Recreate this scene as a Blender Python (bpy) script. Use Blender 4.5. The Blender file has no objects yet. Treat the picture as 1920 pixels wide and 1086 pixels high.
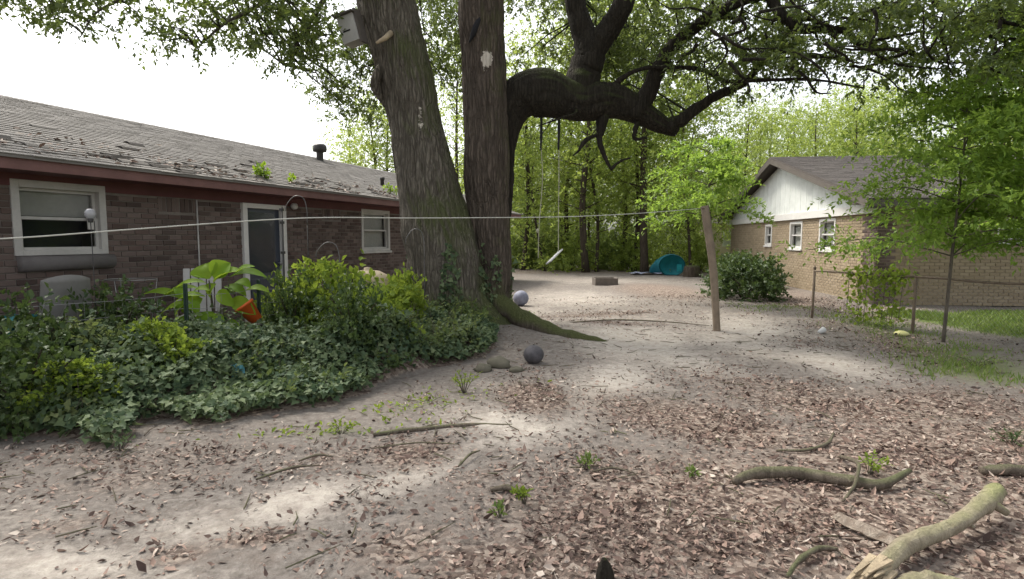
import bpy, math, random
import numpy as np
from mathutils import Vector, Matrix
rng = np.random.default_rng(7); random.seed(7)
SC = bpy.context.scene; COL = SC.collection; R = math.radians; PI = math.pi

# ---------------------------------------------------------------- camera, sky, sun, exposure
FPX, CX, CY, CH = 1100.0, 960.0, 543.0, 1.5
PITCH = math.atan(96/FPX); CP, SP = math.cos(PITCH), math.sin(PITCH)
cd = bpy.data.cameras.new('camera'); cam = bpy.data.objects.new('camera', cd); COL.objects.link(cam)
cam.location = (0, 0, CH); cam.rotation_euler = (PI/2-PITCH, 0, 0)
cd.sensor_width = 36; cd.lens = FPX/1920*36; cd.clip_start = .05; cd.clip_end = 1500
SC.camera = cam
SUN_AZ, SUN_EL = R(-50), R(54)          # azimuth from +Y towards +X
w = bpy.data.worlds.new('World'); SC.world = w; w.use_nodes = True
wn = w.node_tree.nodes; wl = w.node_tree.links
sky = wn.new('ShaderNodeTexSky'); sky.sky_type = 'NISHITA'; sky.sun_disc = False
sky.sun_elevation = SUN_EL; sky.sun_rotation = SUN_AZ % (2*PI)
sky.air_density = 1.0; sky.dust_density = 4.0; sky.ozone_density = 1.0
hs = wn.new('ShaderNodeHueSaturation'); hs.inputs['Saturation'].default_value = .22
bg = wn['Background']; bg.inputs['Strength'].default_value = .15
wl.new(sky.outputs[0], hs.inputs['Color']); wl.new(hs.outputs[0], bg.inputs['Color'])
sd = bpy.data.lights.new('sun', 'SUN'); sd.energy = 1.5; sd.angle = R(10); sd.color = (1, .94, .82)
so = bpy.data.objects.new('sun', sd); COL.objects.link(so)
sv = Vector((math.sin(SUN_AZ)*math.cos(SUN_EL), math.cos(SUN_AZ)*math.cos(SUN_EL), math.sin(SUN_EL)))
so.rotation_euler = sv.to_track_quat('Z', 'Y').to_euler(); so.location = sv*30
SC.view_settings.view_transform = 'Standard'; SC.view_settings.look = 'None'
SC.view_settings.exposure = 1.3; SC.view_settings.gamma = 1; SC.view_settings.use_curve_mapping = False
try:
    SC.cycles.use_denoising = True
    SC.cycles.max_bounces = 7; SC.cycles.diffuse_bounces = 4; SC.cycles.transmission_bounces = 4; SC.cycles.transparent_max_bounces = 8
except Exception: pass

# ---------------------------------------------------------------- helpers
def at(px, py, Y):
    u, v = (px-CX)/FPX, (CY-py)/FPX
    t = Y/(CP+v*SP)
    return np.array([u*t, Y, CH+t*(v*CP-SP)])
def ground_pt(px, py):
    u, v = (px-CX)/FPX, (CY-py)/FPX
    t = -CH/(v*CP-SP)
    return np.array([u*t, t*(CP+v*SP), 0.])
def proj(x, y, z):
    zc = np.maximum(y*CP-(z-CH)*SP, .05); vc = y*SP+(z-CH)*CP
    return CX+FPX*x/zc, CY-FPX*vc/zc
def _h(i, j, s):
    n = (i*374761393 + j*668265263 + s*974634777) & 0xffffffff
    n = ((n ^ (n >> 13))*1274126177) & 0xffffffff
    return ((n ^ (n >> 16)) & 0xffff)/65535.0
def vn(x, y, s=0, per=0):
    x = np.asarray(x, float); y = np.asarray(y, float)
    i = np.floor(x).astype(np.int64); j = np.floor(y).astype(np.int64)
    fx, fy = x-i, y-j; fx = fx*fx*(3-2*fx); fy = fy*fy*(3-2*fy)
    i1 = i+1
    if per: i = i % per; i1 = i1 % per
    return ((_h(i, j, s)*(1-fx)+_h(i1, j, s)*fx)*(1-fy)+(_h(i, j+1, s)*(1-fx)+_h(i1, j+1, s)*fx)*fy)
def fbm(x, y, s=0, o=3):
    r = 0; a = .5
    for k in range(o): r = r+a*vn(x*2**k, y*2**k, s+k*17); a *= .5
    return r/(1-.5**o)
def ss(a, b, x):
    t = np.clip((x-a)/(b-a), 0, 1); return t*t*(3-2*t)
def nrm(v):
    return v/np.maximum(np.linalg.norm(v, axis=-1, keepdims=True), 1e-9)

class MB:
    def __init__(s): s.v = []; s.f = []; s.r = []
    def add(s, vs, fs, rnd=0.):
        o = len(s.v); s.v += [tuple(map(float, p)) for p in vs]; s.f += [tuple(i+o for i in f) for f in fs]; s.r += [rnd]*len(vs); return s
    def box(s, c, d, m=None, rnd=0.):
        x, y, z = d[0]/2, d[1]/2, d[2]/2
        vs = [Vector(p) for p in ((-x,-y,-z),(x,-y,-z),(x,y,-z),(-x,y,-z),(-x,-y,z),(x,-y,z),(x,y,z),(-x,y,z))]
        if m is not None: vs = [m @ p for p in vs]
        c = Vector(c)
        return s.add([p+c for p in vs], [(0,3,2,1),(4,5,6,7),(0,1,5,4),(1,2,6,5),(2,3,7,6),(3,0,4,7)], rnd)
    def tube(s, P, rad, n=8, cap=True, rnd=0.):
        P = [Vector(p) for p in P]
        if not hasattr(rad, '__len__'): rad = [rad]*len(P)
        o = len(s.v); T0 = (P[1]-P[0]).normalized()
        U = T0.cross(Vector((0.31, .2, 1)) if abs(T0.z) < .9 else Vector((1, .1, 0))).normalized()
        for i, p in enumerate(P):
            T = (P[min(i+1, len(P)-1)]-P[max(i-1, 0)]).normalized()
            U = (U-T*U.dot(T)).normalized(); V = T.cross(U)
            for k in range(n):
                a = 2*PI*k/n; q = p+(U*math.cos(a)+V*math.sin(a))*rad[i]
                s.v.append(tuple(q)); s.r.append(rnd)
        for i in range(len(P)-1):
            for k in range(n):
                a, b = o+i*n+k, o+i*n+(k+1) % n
                s.f.append((a, b, b+n, a+n))
        if cap:
            s.f.append(tuple(o+k for k in reversed(range(n)))); s.f.append(tuple(o+(len(P)-1)*n+k for k in range(n)))
        return s
    def lathe(s, prof, n=20, c=(0, 0, 0), m=None):
        o = len(s.v); c = Vector(c)
        for r, z in prof:
            for k in range(n):
                p = Vector((r*math.cos(2*PI*k/n), r*math.sin(2*PI*k/n), z))
                if m is not None: p = m @ p
                s.v.append(tuple(p+c)); s.r.append(0.)
        for i in range(len(prof)-1):
            for k in range(n):
                a, b = o+i*n+k, o+i*n+(k+1) % n
                s.f.append((a, b, b+n, a+n))
        return s
    def build(s, name, mat, parent=None, smooth=False, bevel=0):
        me = bpy.data.meshes.new(name); me.from_pydata(s.v, [], s.f); me.update()
        if any(s.r):
            at_ = me.attributes.new('rnd', 'FLOAT', 'POINT'); at_.data.foreach_set('value', np.array(s.r, np.float32))
        return link(name, me, mat, parent, smooth, bevel)
def link(name, me, mat, parent=None, smooth=False, bevel=0):
    o = bpy.data.objects.new(name, me); COL.objects.link(o)
    if mat is not None and not me.materials: me.materials.append(mat)
    if smooth: me.polygons.foreach_set('use_smooth', np.ones(len(me.polygons), bool))
    if parent is not None: o.parent = parent
    if bevel:
        b = o.modifiers.new('bevel', 'BEVEL'); b.width = bevel; b.segments = 2; b.limit_method = 'ANGLE'
    return o
def np_mesh(name, V, F, rnd=None):
    me = bpy.data.meshes.new(name); V = np.asarray(V, np.float32); F = np.asarray(F, np.int32); k = F.shape[1]
    me.vertices.add(len(V)); me.vertices.foreach_set('co', V.ravel())
    me.loops.add(F.size); me.loops.foreach_set('vertex_index', F.ravel())
    me.polygons.add(len(F)); me.polygons.foreach_set('loop_start', np.arange(0, F.size, k, dtype=np.int32))
    me.update(calc_edges=True)
    if rnd is not None:
        a = me.attributes.new('rnd', 'FLOAT', 'POINT'); a.data.foreach_set('value', np.asarray(rnd, np.float32))
    return me
def leaves(name, P, D, N, L, W, rnd=None, fold=.22, curl=0., rich=False, belly=.42):
    n = len(P); D = nrm(D); S = nrm(np.cross(D, N)); N = nrm(np.cross(S, D))
    L = np.broadcast_to(np.asarray(L, float), (n,))[:, None]; W = np.broadcast_to(np.asarray(W, float), (n,))[:, None]
    if rnd is None: rnd = rng.random(n)
    curl = np.broadcast_to(np.asarray(curl, float), (n,))[:, None]
    tip = P+D*L+N*curl*L; a = P+D*L*belly+S*W/2+N*W*fold; b = P+D*L*belly-S*W/2+N*W*fold
    if rich:
        c = P+D*L*belly-N*curl*L*.25
        a2 = P+D*L*.74+S*W*.30+N*(W*fold*.7+curl*L*.5); b2 = P+D*L*.74-S*W*.30+N*(W*fold*.7+curl*L*.5)
        V = np.stack([P, a, b, c, a2, b2, tip], 1).reshape(-1, 3); o = np.arange(n)[:, None, None]*7
        F = (np.array([[0, 1, 3], [1, 4, 3], [4, 6, 3], [6, 5, 3], [5, 2, 3], [2, 0, 3]])[None]+o).reshape(-1, 3); k = 7
    else:
        V = np.stack([P, a, tip, b], 1).reshape(-1, 3); o = np.arange(n)[:, None, None]*4
        F = (np.array([[0, 1, 2], [0, 2, 3]])[None]+o).reshape(-1, 3); k = 4
    return np_mesh(name, V, F, np.repeat(rnd, k))
def ivyleaves(name, P, D, N, L, rnd=None, fold=.12):
    n = len(P); D = nrm(D); S = nrm(np.cross(D, N)); N = nrm(np.cross(S, D))
    L = np.broadcast_to(np.asarray(L, float), (n,))[:, None]
    if rnd is None: rnd = rng.random(n)
    pts = [(.12, 0, 0), (-.05, .30, .05), (.32, .52, fold), (.52, .26, .04), (1, 0, -.08), (.52, -.26, .04), (.32, -.52, fold), (-.05, -.30, .05)]
    V = np.stack([P+L*(D*a+S*b+N*c) for a, b, c in pts], 1).reshape(-1, 3); o = np.arange(n)[:, None, None]*8
    F = (np.array([[0, 1, 2], [0, 2, 3], [0, 3, 4], [0, 4, 5], [0, 5, 6], [0, 6, 7]])[None]+o).reshape(-1, 3)
    return np_mesh(name, V, F, np.repeat(rnd, 8))
def rdir(n, up=0.):
    v = rng.normal(size=(n, 3)); v[:, 2] += up; return nrm(v)
def sprays(O, A, L, m=10, leaf=.1, spread=.5, droop=.1):
    """leaf bases, directions, normals along short twigs: O origins, A axes, L twig lengths"""
    n = len(O); t = np.tile(np.linspace(.15, 1, m), n); O = np.repeat(O, m, 0); A = np.repeat(nrm(A), m, 0); L = np.repeat(np.broadcast_to(L, (n,)), m)
    side = nrm(np.cross(A, rdir(n*m)))
    P = O+A*(t*L)[:, None]; P[:, 2] -= droop*L*t*t
    P += rng.normal(size=P.shape)*leaf*.15
    D = nrm(A*(.3+.9*rng.random((n*m, 1)))+side*.9); D[:, 2] -= .15
    N = nrm(rng.normal(size=P.shape)*.75+np.array([0, 0, 1.]))
    return P, nrm(D), N
def tag(o, label=None, cat=None, group=None, kind=None):
    if label: o['label'] = label
    if cat: o['category'] = cat
    if group: o['group'] = group
    if kind: o['kind'] = kind
    return o
def thing(name, label, cat, loc=(0, 0, 0), rz=0, group=None):
    o = bpy.data.objects.new(name, None); COL.objects.link(o); o.location = loc; o.rotation_euler = (0, 0, rz); o.empty_display_size = .2
    return tag(o, label, cat, group)
def copy_tree(o, parent=None):
    c = o.copy(); COL.objects.link(c); c.parent = parent
    for ch in [x for x in o.children]: copy_tree(ch, c)
    return c
def catmull(P, n):
    P = np.asarray(P, float); m = len(P)
    Q = np.vstack([2*P[0]-P[1], P, 2*P[-1]-P[-2]]); out = []
    for t in np.linspace(0, m-1-1e-6, n):
        i = int(t); f = t-i; a, b, c, d = Q[i:i+4]
        out.append(.5*((2*b)+(c-a)*f+(2*a-5*b+4*c-d)*f*f+(3*b-a-3*c+d)*f**3))
    return np.array(out)

# ---------------------------------------------------------------- materials
class NT:
    def __init__(s, name):
        s.m = bpy.data.materials.new(name); s.m.use_nodes = True; s.t = s.m.node_tree; s.n = s.t.nodes; s.l = s.t.links
        s.b = s.n['Principled BSDF']; s.out = s.n['Material Output']
    def new(s, typ, **kw):
        n = s.n.new('ShaderNode'+typ)
        for k, v in kw.items(): setattr(n, k, v)
        return n
    def set(s, sock, v):
        if hasattr(v, 'is_output') or isinstance(v, bpy.types.NodeSocket): s.l.new(v, sock)
        else: sock.default_value = v
    def coord(s, scale=(1, 1, 1), which='Object'):
        tc = s.new('TexCoord'); mp = s.new('Mapping'); s.l.new(tc.outputs[which], mp.inputs[0]); mp.inputs['Scale'].default_value = scale
        return mp.outputs[0]
    def noise(s, vec, scale, detail=4, rough=.6, dist=0):
        n = s.new('TexNoise'); s.l.new(vec, n.inputs['Vector']); n.inputs['Scale'].default_value = scale
        n.inputs['Detail'].default_value = detail; n.inputs['Roughness'].default_value = rough; n.inputs['Distortion'].default_value = dist
        return n.outputs['Fac']
    def ramp(s, fac, stops, interp='LINEAR'):
        r = s.new('ValToRGB'); s.l.new(fac, r.inputs[0]); e = r.color_ramp.elements; r.color_ramp.interpolation = interp
        while len(e) < len(stops): e.new(.5)
        for k, (p, c) in enumerate(stops): e[k].position = p; e[k].color = tuple(c)+((1,) if len(c) == 3 else ())
        return r.outputs[0]
    def mix(s, fac, a, b, blend='MIX'):
        m = s.new('Mix', data_type='RGBA', blend_type=blend)
        s.set(m.inputs[0], fac)
        for i, v in ((6, a), (7, b)): s.set(m.inputs[i], v if not isinstance(v, tuple) else tuple(v)+((1,) if len(v) == 3 else ()))
        return m.outputs[2]
    def math(s, op, a, b=0., clamp=False):
        m = s.new('Math', operation=op, use_clamp=clamp); s.set(m.inputs[0], a); s.set(m.inputs[1], b); return m.outputs[0]
    def attr(s, name, out='Fac'):
        a = s.new('Attribute'); a.attribute_name = name; return a.outputs[out]
    def bump(s, h, strength=.4, dist=.02):
        b = s.new('Bump'); s.l.new(h, b.inputs['Height']); b.inputs['Strength'].default_value = strength; b.inputs['Distance'].default_value = dist
        s.l.new(b.outputs[0], s.b.inputs['Normal']); return b
    def fin(s, col=None, rough=.8, spec=.3, metal=0.):
        if col is not None: s.set(s.b.inputs['Base Color'], tuple(col)+((1,) if len(col) == 3 else ()) if isinstance(col, tuple) else col)
        s.set(s.b.inputs['Roughness'], rough); s.b.inputs['Specular IOR Level'].default_value = spec; s.b.inputs['Metallic'].default_value = metal
        return s.m
def worn(name, c, var=.25, scale=6, rough=.75, spec=.3, metal=0., bump=.15, dirt=None):
    t = NT(name); v = t.coord(); n = t.noise(v, scale, 6, .65); n2 = t.noise(v, scale*7, 3, .6)
    a = tuple(x*(1-var) for x in c); b = tuple(min(1, x*(1+var)) for x in c)
    col = t.ramp(n, [(.3, a), (.7, b)])
    col = t.mix(t.math('MULTIPLY', n2, .35), col, dirt or tuple(x*.55 for x in c))
    if bump: t.bump(n2, bump, .01)
    return t.fin(col, rough, spec, metal)
def leafmat(name, cols, trans=(.2, .3, .04), tf=.35, rough=.5, spec=.35, dead=None):
    t = NT(name); r = t.attr('rnd'); oi = t.new('ObjectInfo').outputs['Random']
    f = t.math('FRACT', t.math('ADD', r, t.math('MULTIPLY', oi, .0)))
    k = len(cols); col = t.ramp(f, [(i/(k-1), c) for i, c in enumerate(cols)])
    vo = t.coord(which='Object'); cl = t.noise(vo, 1.7, 3, .6)
    col = t.mix(t.math('MULTIPLY', t.math('SUBTRACT', cl, .45, True), 1.6, True), col, tuple(min(1, c*1.5) for c in cols[-1]))
    m = t.fin(col, rough, spec)
    tr = t.new('BsdfTranslucent'); t.set(tr.inputs[0], t.mix(.5, col, trans, 'MIX'))
    mx = t.new('MixShader'); mx.inputs[0].default_value = tf
    t.l.new(t.b.outputs[0], mx.inputs[1]); t.l.new(tr.outputs[0], mx.inputs[2]); t.l.new(mx.outputs[0], t.out.inputs[0])
    return m
def brickmat(name, cols, grime):
    t = NT(name); oi = t.new('ObjectInfo').outputs['Random']
    f = t.math('FRACT', t.math('ADD', t.attr('rnd'), oi))
    k = len(cols); col = t.ramp(f, [(i/(k-1), c) for i, c in enumerate(cols)])
    v = t.coord(which='Generated'); g = t.new('NewGeometry').outputs['Position']
    n = t.noise(g, 3.1, 5, .7); n2 = t.noise(g, 45, 4, .7)
    col = t.mix(t.math('MULTIPLY', t.math('SUBTRACT', n, .35, True), 1.1, True), col, grime)
    col = t.mix(t.math('MULTIPLY', n2, .4), col, tuple(c*.6 for c in cols[1]))
    t.bump(n2, .4, .006); return t.fin(col, .9, .2)
def barkmat(name, dark, light, moss, moss_amt, patches=(), vs=1.1, furrow=0., low=0.):
    t = NT(name); g = t.new('NewGeometry').outputs['Position']
    mp = t.new('Mapping'); t.l.new(g, mp.inputs[0]); mp.inputs['Scale'].default_value = (9, 9, vs); v = mp.outputs[0]
    n = t.noise(v, 2.2, 7, .7, .6); n2 = t.noise(g, 1.3, 4, .6); n3 = t.noise(g, 30, 4, .7)
    col = t.ramp(n, [(.3, dark), (.52, tuple((a+b)/2 for a, b in zip(dark, light))), (.72, light)])
    col = t.mix(t.math('MULTIPLY', n3, .35), col, tuple(c*.5 for c in dark))
    wv = t.new('VectorMath', operation='ADD'); ns_ = t.new('TexNoise'); t.l.new(g, ns_.inputs['Vector']); ns_.inputs['Scale'].default_value = 5; ns_.inputs['Detail'].default_value = 3
    sc2 = t.new('VectorMath', operation='SCALE'); t.l.new(ns_.outputs['Color'], sc2.inputs[0]); sc2.inputs['Scale'].default_value = 1.3
    mp2 = t.new('Mapping'); t.l.new(g, mp2.inputs[0]); mp2.inputs['Scale'].default_value = (21, 21, 2.1); t.l.new(mp2.outputs[0], wv.inputs[0]); t.l.new(sc2.outputs[0], wv.inputs[1])
    vo = t.new('TexVoronoi', feature='DISTANCE_TO_EDGE'); t.l.new(wv.outputs[0], vo.inputs['Vector']); vo.inputs['Scale'].default_value = 1.
    fur = t.math('MULTIPLY', vo.outputs['Distance'], 4.5, True)
    if furrow: col = t.mix(t.math('MULTIPLY', t.math('SUBTRACT', 1., fur), furrow), col, tuple(c*.9 for c in dark))
    sx = t.new('SeparateXYZ'); nn = t.new('NewGeometry').outputs['Normal']; t.l.new(nn, sx.inputs[0])
    mm = t.math('ADD', t.math('MULTIPLY', sx.outputs[0], .12), t.math('ADD', t.math('MULTIPLY', sx.outputs[2], .35), n2))
    if low:
        sz = t.new('SeparateXYZ'); t.l.new(g, sz.inputs[0]); mm = t.math('ADD', mm, t.math('MULTIPLY', t.math('SUBTRACT', .95, sz.outputs[2], True), low))
    mm = t.math('MULTIPLY', t.math('SUBTRACT', mm, 1-moss_amt, True), 3.5, True)
    col = t.mix(t.math('MULTIPLY', mm, .85), col, moss)
    for (p, r, sq, th) in patches:
        m2 = t.new('Mapping'); t.l.new(g, m2.inputs[0]); m2.inputs['Location'].default_value = (-p[0]/r, -p[1]/(r*3), -p[2]/(r*sq)); m2.inputs['Scale'].default_value = (1/r, 1/(r*3), 1/(r*sq))
        ln = t.new('VectorMath', operation='LENGTH'); t.l.new(m2.outputs[0], ln.inputs[0])
        nz = t.noise(g, 9, 5, .75)
        d = t.math('ADD', ln.outputs['Value'], t.math('MULTIPLY', t.math('SUBTRACT', nz, .5), th))
        f = t.math('MULTIPLY', t.math('SUBTRACT', 1., d), 7., True)
        col = t.mix(f, col, (.62, .57, .49))
    h = t.math('ADD', t.math('ADD', t.math('MULTIPLY', n, .7), t.math('MULTIPLY', n3, .3)), t.math('MULTIPLY', fur, .8*furrow))
    t.bump(h, .9, .05); return t.fin(col, .95, .15)
def flat(name, c, rough=.6, spec=.4, metal=0.):
    return worn(name, c, .12, 8, rough, spec, metal, .06)

M = {}
M['bark'] = barkmat('oak_bark', (.064, .055, .044), (.30, .268, .218), (.085, .098, .038), .47,
    [(at(787, 222, 9.1), .05, 3.2, 2.8), (at(905, 352, 9.0), .03, 2, 2.5), (at(868, 425, 8.9), .07, 2.4, 6.2)], furrow=.6, low=.22)
M['bark_red'] = barkmat('oak_bark_reddish', (.048, .039, .032), (.225, .182, .146), (.08, .088, .034), .42,
    [(at(912, 112, 9.3), .075, 2.0, 2.6), (at(931, 245, 9.1), .045, 3, 3.8)], furrow=.6, low=.34)
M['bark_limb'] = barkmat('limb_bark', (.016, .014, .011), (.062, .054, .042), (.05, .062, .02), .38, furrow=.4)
M['bark_root'] = barkmat('root_bark', (.05, .04, .032), (.17, .14, .11), (.085, .098, .035), .58, furrow=.3)
M['bark_wood'] = barkmat('woods_bark', (.03, .024, .018), (.12, .095, .07), (.06, .07, .03), .4)
M['bark_grey'] = barkmat('sapling_bark', (.07, .06, .05), (.22, .19, .15), (.1, .12, .05), .4)
M['oak_leaf'] = leafmat('oak_leaf', [(.036, .062, .020), (.062, .10, .027), (.095, .13, .035)], (.30, .37, .07), .42)
M['woods_leaf'] = leafmat('woods_leaf', [(.10, .17, .032), (.165, .235, .05), (.22, .28, .07)], (.60, .68, .13), .55)
M['woods_dark'] = leafmat('woods_dark_leaf', [(.065, .105, .03), (.10, .145, .042), (.13, .17, .055)], (.38, .46, .10), .46)
M['sap_leaf'] = leafmat('sapling_leaf', [(.095, .18, .028), (.135, .23, .04), (.175, .265, .052)], (.48, .66, .09), .52)
M['ivy'] = leafmat('ivy_leaf', [(.032, .062, .034), (.056, .095, .05), (.085, .13, .066), (.125, .172, .085), (.18, .22, .11)], (.18, .25, .07), .3, .6, .22)
M['bright_leaf'] = leafmat('bright_shrub_leaf', [(.11, .18, .022), (.16, .235, .032), (.21, .28, .045)], (.46, .55, .07), .44, .6, .2)
M['big_leaf'] = leafmat('broad_leaf', [(.11, .21, .015), (.16, .28, .022), (.20, .30, .028)], (.48, .62, .05), .45, .62, .2)
M['shrub_leaf'] = leafmat('dark_shrub_leaf', [(.03, .06, .02), (.05, .085, .025), (.075, .11, .035)], (.14, .2, .04), .3)
M['grass'] = leafmat('grass_blade', [(.09, .16, .03), (.13, .2, .04), (.19, .22, .07)], (.3, .4, .08), .35)
def littermat():
    t = NT('dead_leaf'); f = t.attr('rnd'); g = t.new('NewGeometry').outputs['Position']
    col = t.ramp(f, [(0, (.035, .023, .02)), (.25, (.10, .067, .056)), (.48, (.215, .145, .115)), (.7, (.345, .245, .195)), (.86, (.46, .37, .305)), (1, (.60, .53, .45))])
    n = t.noise(g, 60, 3, .6); col = t.mix(t.math('MULTIPLY', n, .4), col, (.16, .10, .075))
    return t.fin(col, .75, .3)
M['litter'] = littermat()
M['brick'] = brickmat('brown_brick', [(.15, .108, .096), (.18, .135, .118), (.05, .033, .03), (.135, .09, .078), (.205, .158, .14), (.07, .046, .04), (.165, .124, .107)], (.125, .102, .088))
M['mortar'] = worn('mortar', (.20, .172, .15), .2, 5)
M['tan_brick'] = brickmat('tan_brick', [(.35, .278, .19), (.315, .248, .166), (.28, .217, .145), (.385, .31, .216), (.33, .262, .178)], (.315, .252, .172))
M['tan_mortar'] = worn('tan_mortar', (.34, .275, .215), .15, 5)
M['red_paint'] = worn('dark_red_paint', (.135, .052, .052), .2, 3, .6)
M['red_fascia'] = worn('faded_red_paint', (.20, .105, .095), .2, 3, .6)
M['white_paint'] = worn('white_paint', (.66, .64, .61), .08, 3, .5)
M['grey_white'] = worn('weathered_white_paint', (.50, .48, .45), .15, 4, .6)
M['gable_white'] = worn('gable_siding_paint', (.64, .66, .63), .13, 2.5, .6)
M['brown_trim'] = worn('brown_trim_paint', (.115, .10, .088), .15, 4, .6)
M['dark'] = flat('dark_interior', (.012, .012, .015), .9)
M['blind'] = worn('window_blind', (.58, .58, .53), .12, 3)
M['metal'] = flat('galvanised_metal', (.32, .32, .31), .45, .5, .7)
M['dark_metal'] = flat('dark_iron', (.05, .047, .045), .5, .5, .5)
M['dark_steel'] = flat('dull_steel', (.16, .155, .15), .5, .5, .6)
M['rust'] = worn('rusty_iron', (.175, .135, .10), .3, 12, .8)
M['green_post'] = worn('green_post_paint', (.035, .06, .045), .3, 10, .7)
M['wood_post'] = worn('weathered_post_wood', (.235, .185, .135), .25, 5, .85, bump=.4)
M['door'] = worn('slate_door_paint', (.032, .04, .062), .15, 2, .35, .5)
M['rope'] = worn('rope_fibre', (.42, .41, .30), .15, 20, .9)
M['cord'] = worn('clothesline_cord', (.50, .50, .45), .1, 20, .8)
M['strap'] = worn('black_strap', (.02, .02, .02), .2, 10, .8)
M['plastic_white'] = worn('white_plastic', (.62, .62, .60), .06, 3, .45)
M['ball'] = worn('ball_rubber', (.235, .245, .315), .28, 9, .6)
M['dark_ball'] = worn('dark_rubber', (.085, .08, .085), .45, 11, .7)
M['stone'] = worn('mossy_stone', (.12, .11, .08), .3, 5, .9, bump=.4)
M['box_wood'] = worn('grey_box_wood', (.16, .135, .115), .25, 5, .9, bump=.3)
M['teal'] = worn('teal_fabric', (.015, .21, .24), .18, 3, .55, .3)
M['teal_dark'] = worn('dark_teal_fabric', (.01, .13, .16), .2, 3, .55, .3)
M['tarp'] = worn('grey_blue_tarp', (.33, .35, .46), .15, 3, .5)
M['orange'] = worn('orange_plastic', (.55, .105, .02), .12, 4, .5)
M['tan'] = worn('tan_stoneware', (.45, .37, .25), .15, 6, .8)
M['brown_wood'] = worn('brown_plank', (.15, .105, .07), .25, 5, .85)
M['blue_scrap'] = worn('blue_plastic_film', (.16, .42, .50), .2, 5, .4)
M['log'] = barkmat('log_bark', (.24, .20, .14), (.50, .44, .32), (.28, .29, .13), .34)
M['log_dark'] = barkmat('branch_bark', (.09, .072, .055), (.24, .20, .155), (.13, .14, .07), .35)
M['split_wood'] = worn('split_wood', (.40, .32, .215), .3, 14, .85, bump=.7)
M['yellow'] = worn('pale_yellow_plastic', (.66, .62, .28), .1, 5, .5)
M['birdhouse'] = worn('weathered_grey_board', (.44, .43, .41), .12, 5, .85)
M['shingle'] = brickmat('asphalt_shingle', [(.155, .143, .13), (.20, .186, .17), (.178, .166, .152), (.215, .20, .183)], (.17, .157, .14))
M['shingle_dark'] = brickmat('brown_shingle', [(.08, .072, .066), (.105, .092, .083), (.09, .08, .073), (.12, .104, .094)], (.095, .084, .076))
M['shingle_lift'] = worn('curled_shingle', (.085, .075, .066), .4, 5, .9)
def glassmat(name, tint, tf):
    t = NT(name); t.fin(tint, .06, .8); tr = t.new('BsdfTransparent'); mx = t.new('MixShader'); mx.inputs[0].default_value = tf
    t.l.new(t.b.outputs[0], mx.inputs[1]); t.l.new(tr.outputs[0], mx.inputs[2]); t.l.new(mx.outputs[0], t.out.inputs[0]); return t.m
M['glass'] = glassmat('window_glass', (.02, .022, .024), .82)
M['bulb'] = glassmat('clear_globe', (.4, .4, .42), .35)
def groundmat():
    t = NT('yard_soil'); g = t.new('NewGeometry').outputs['Position']; a = t.attr('mask', 'Color'); s = t.new('SeparateColor'); t.l.new(a, s.inputs[0])
    n1 = t.noise(g, 2.2, 6, .68); n2 = t.noise(g, 16, 6, .72); n3 = t.noise(g, 75, 4, .7)
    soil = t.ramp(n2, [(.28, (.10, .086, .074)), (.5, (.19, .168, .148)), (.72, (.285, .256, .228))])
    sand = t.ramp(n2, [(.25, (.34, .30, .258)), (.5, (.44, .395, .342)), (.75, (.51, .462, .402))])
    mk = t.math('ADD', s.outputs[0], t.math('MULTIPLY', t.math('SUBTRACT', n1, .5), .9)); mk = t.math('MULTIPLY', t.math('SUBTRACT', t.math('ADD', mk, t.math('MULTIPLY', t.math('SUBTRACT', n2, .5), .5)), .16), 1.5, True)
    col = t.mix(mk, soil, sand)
    vo = t.new('TexVoronoi'); t.l.new(g, vo.inputs['Vector']); vo.inputs['Scale'].default_value = 34
    sc = t.new('SeparateColor'); t.l.new(vo.outputs['Color'], sc.inputs[0])
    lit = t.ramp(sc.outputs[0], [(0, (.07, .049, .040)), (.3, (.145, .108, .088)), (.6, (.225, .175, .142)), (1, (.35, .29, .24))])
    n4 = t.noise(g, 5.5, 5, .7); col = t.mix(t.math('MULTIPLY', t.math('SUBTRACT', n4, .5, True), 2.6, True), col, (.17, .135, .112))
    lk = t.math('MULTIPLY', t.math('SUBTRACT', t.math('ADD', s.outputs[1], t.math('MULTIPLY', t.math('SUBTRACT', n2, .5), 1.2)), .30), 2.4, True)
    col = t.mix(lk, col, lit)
    gr = t.ramp(n3, [(.3, (.07, .10, .03)), (.7, (.15, .20, .05))])
    gk = t.math('MULTIPLY', t.math('SUBTRACT', t.math('ADD', s.outputs[2], t.math('MULTIPLY', t.math('SUBTRACT', n2, .5), .9)), .3), 2.2, True)
    col = t.mix(gk, col, gr)
    col = t.mix(t.math('MULTIPLY', t.math('SUBTRACT', n3, .55, True), 2.2, True), col, (.10, .075, .06))
    t.bump(t.math('ADD', n2, t.math('MULTIPLY', n3, .5)), .55, .03)
    return t.fin(col, .95, .15)
M['ground'] = groundmat()

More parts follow.
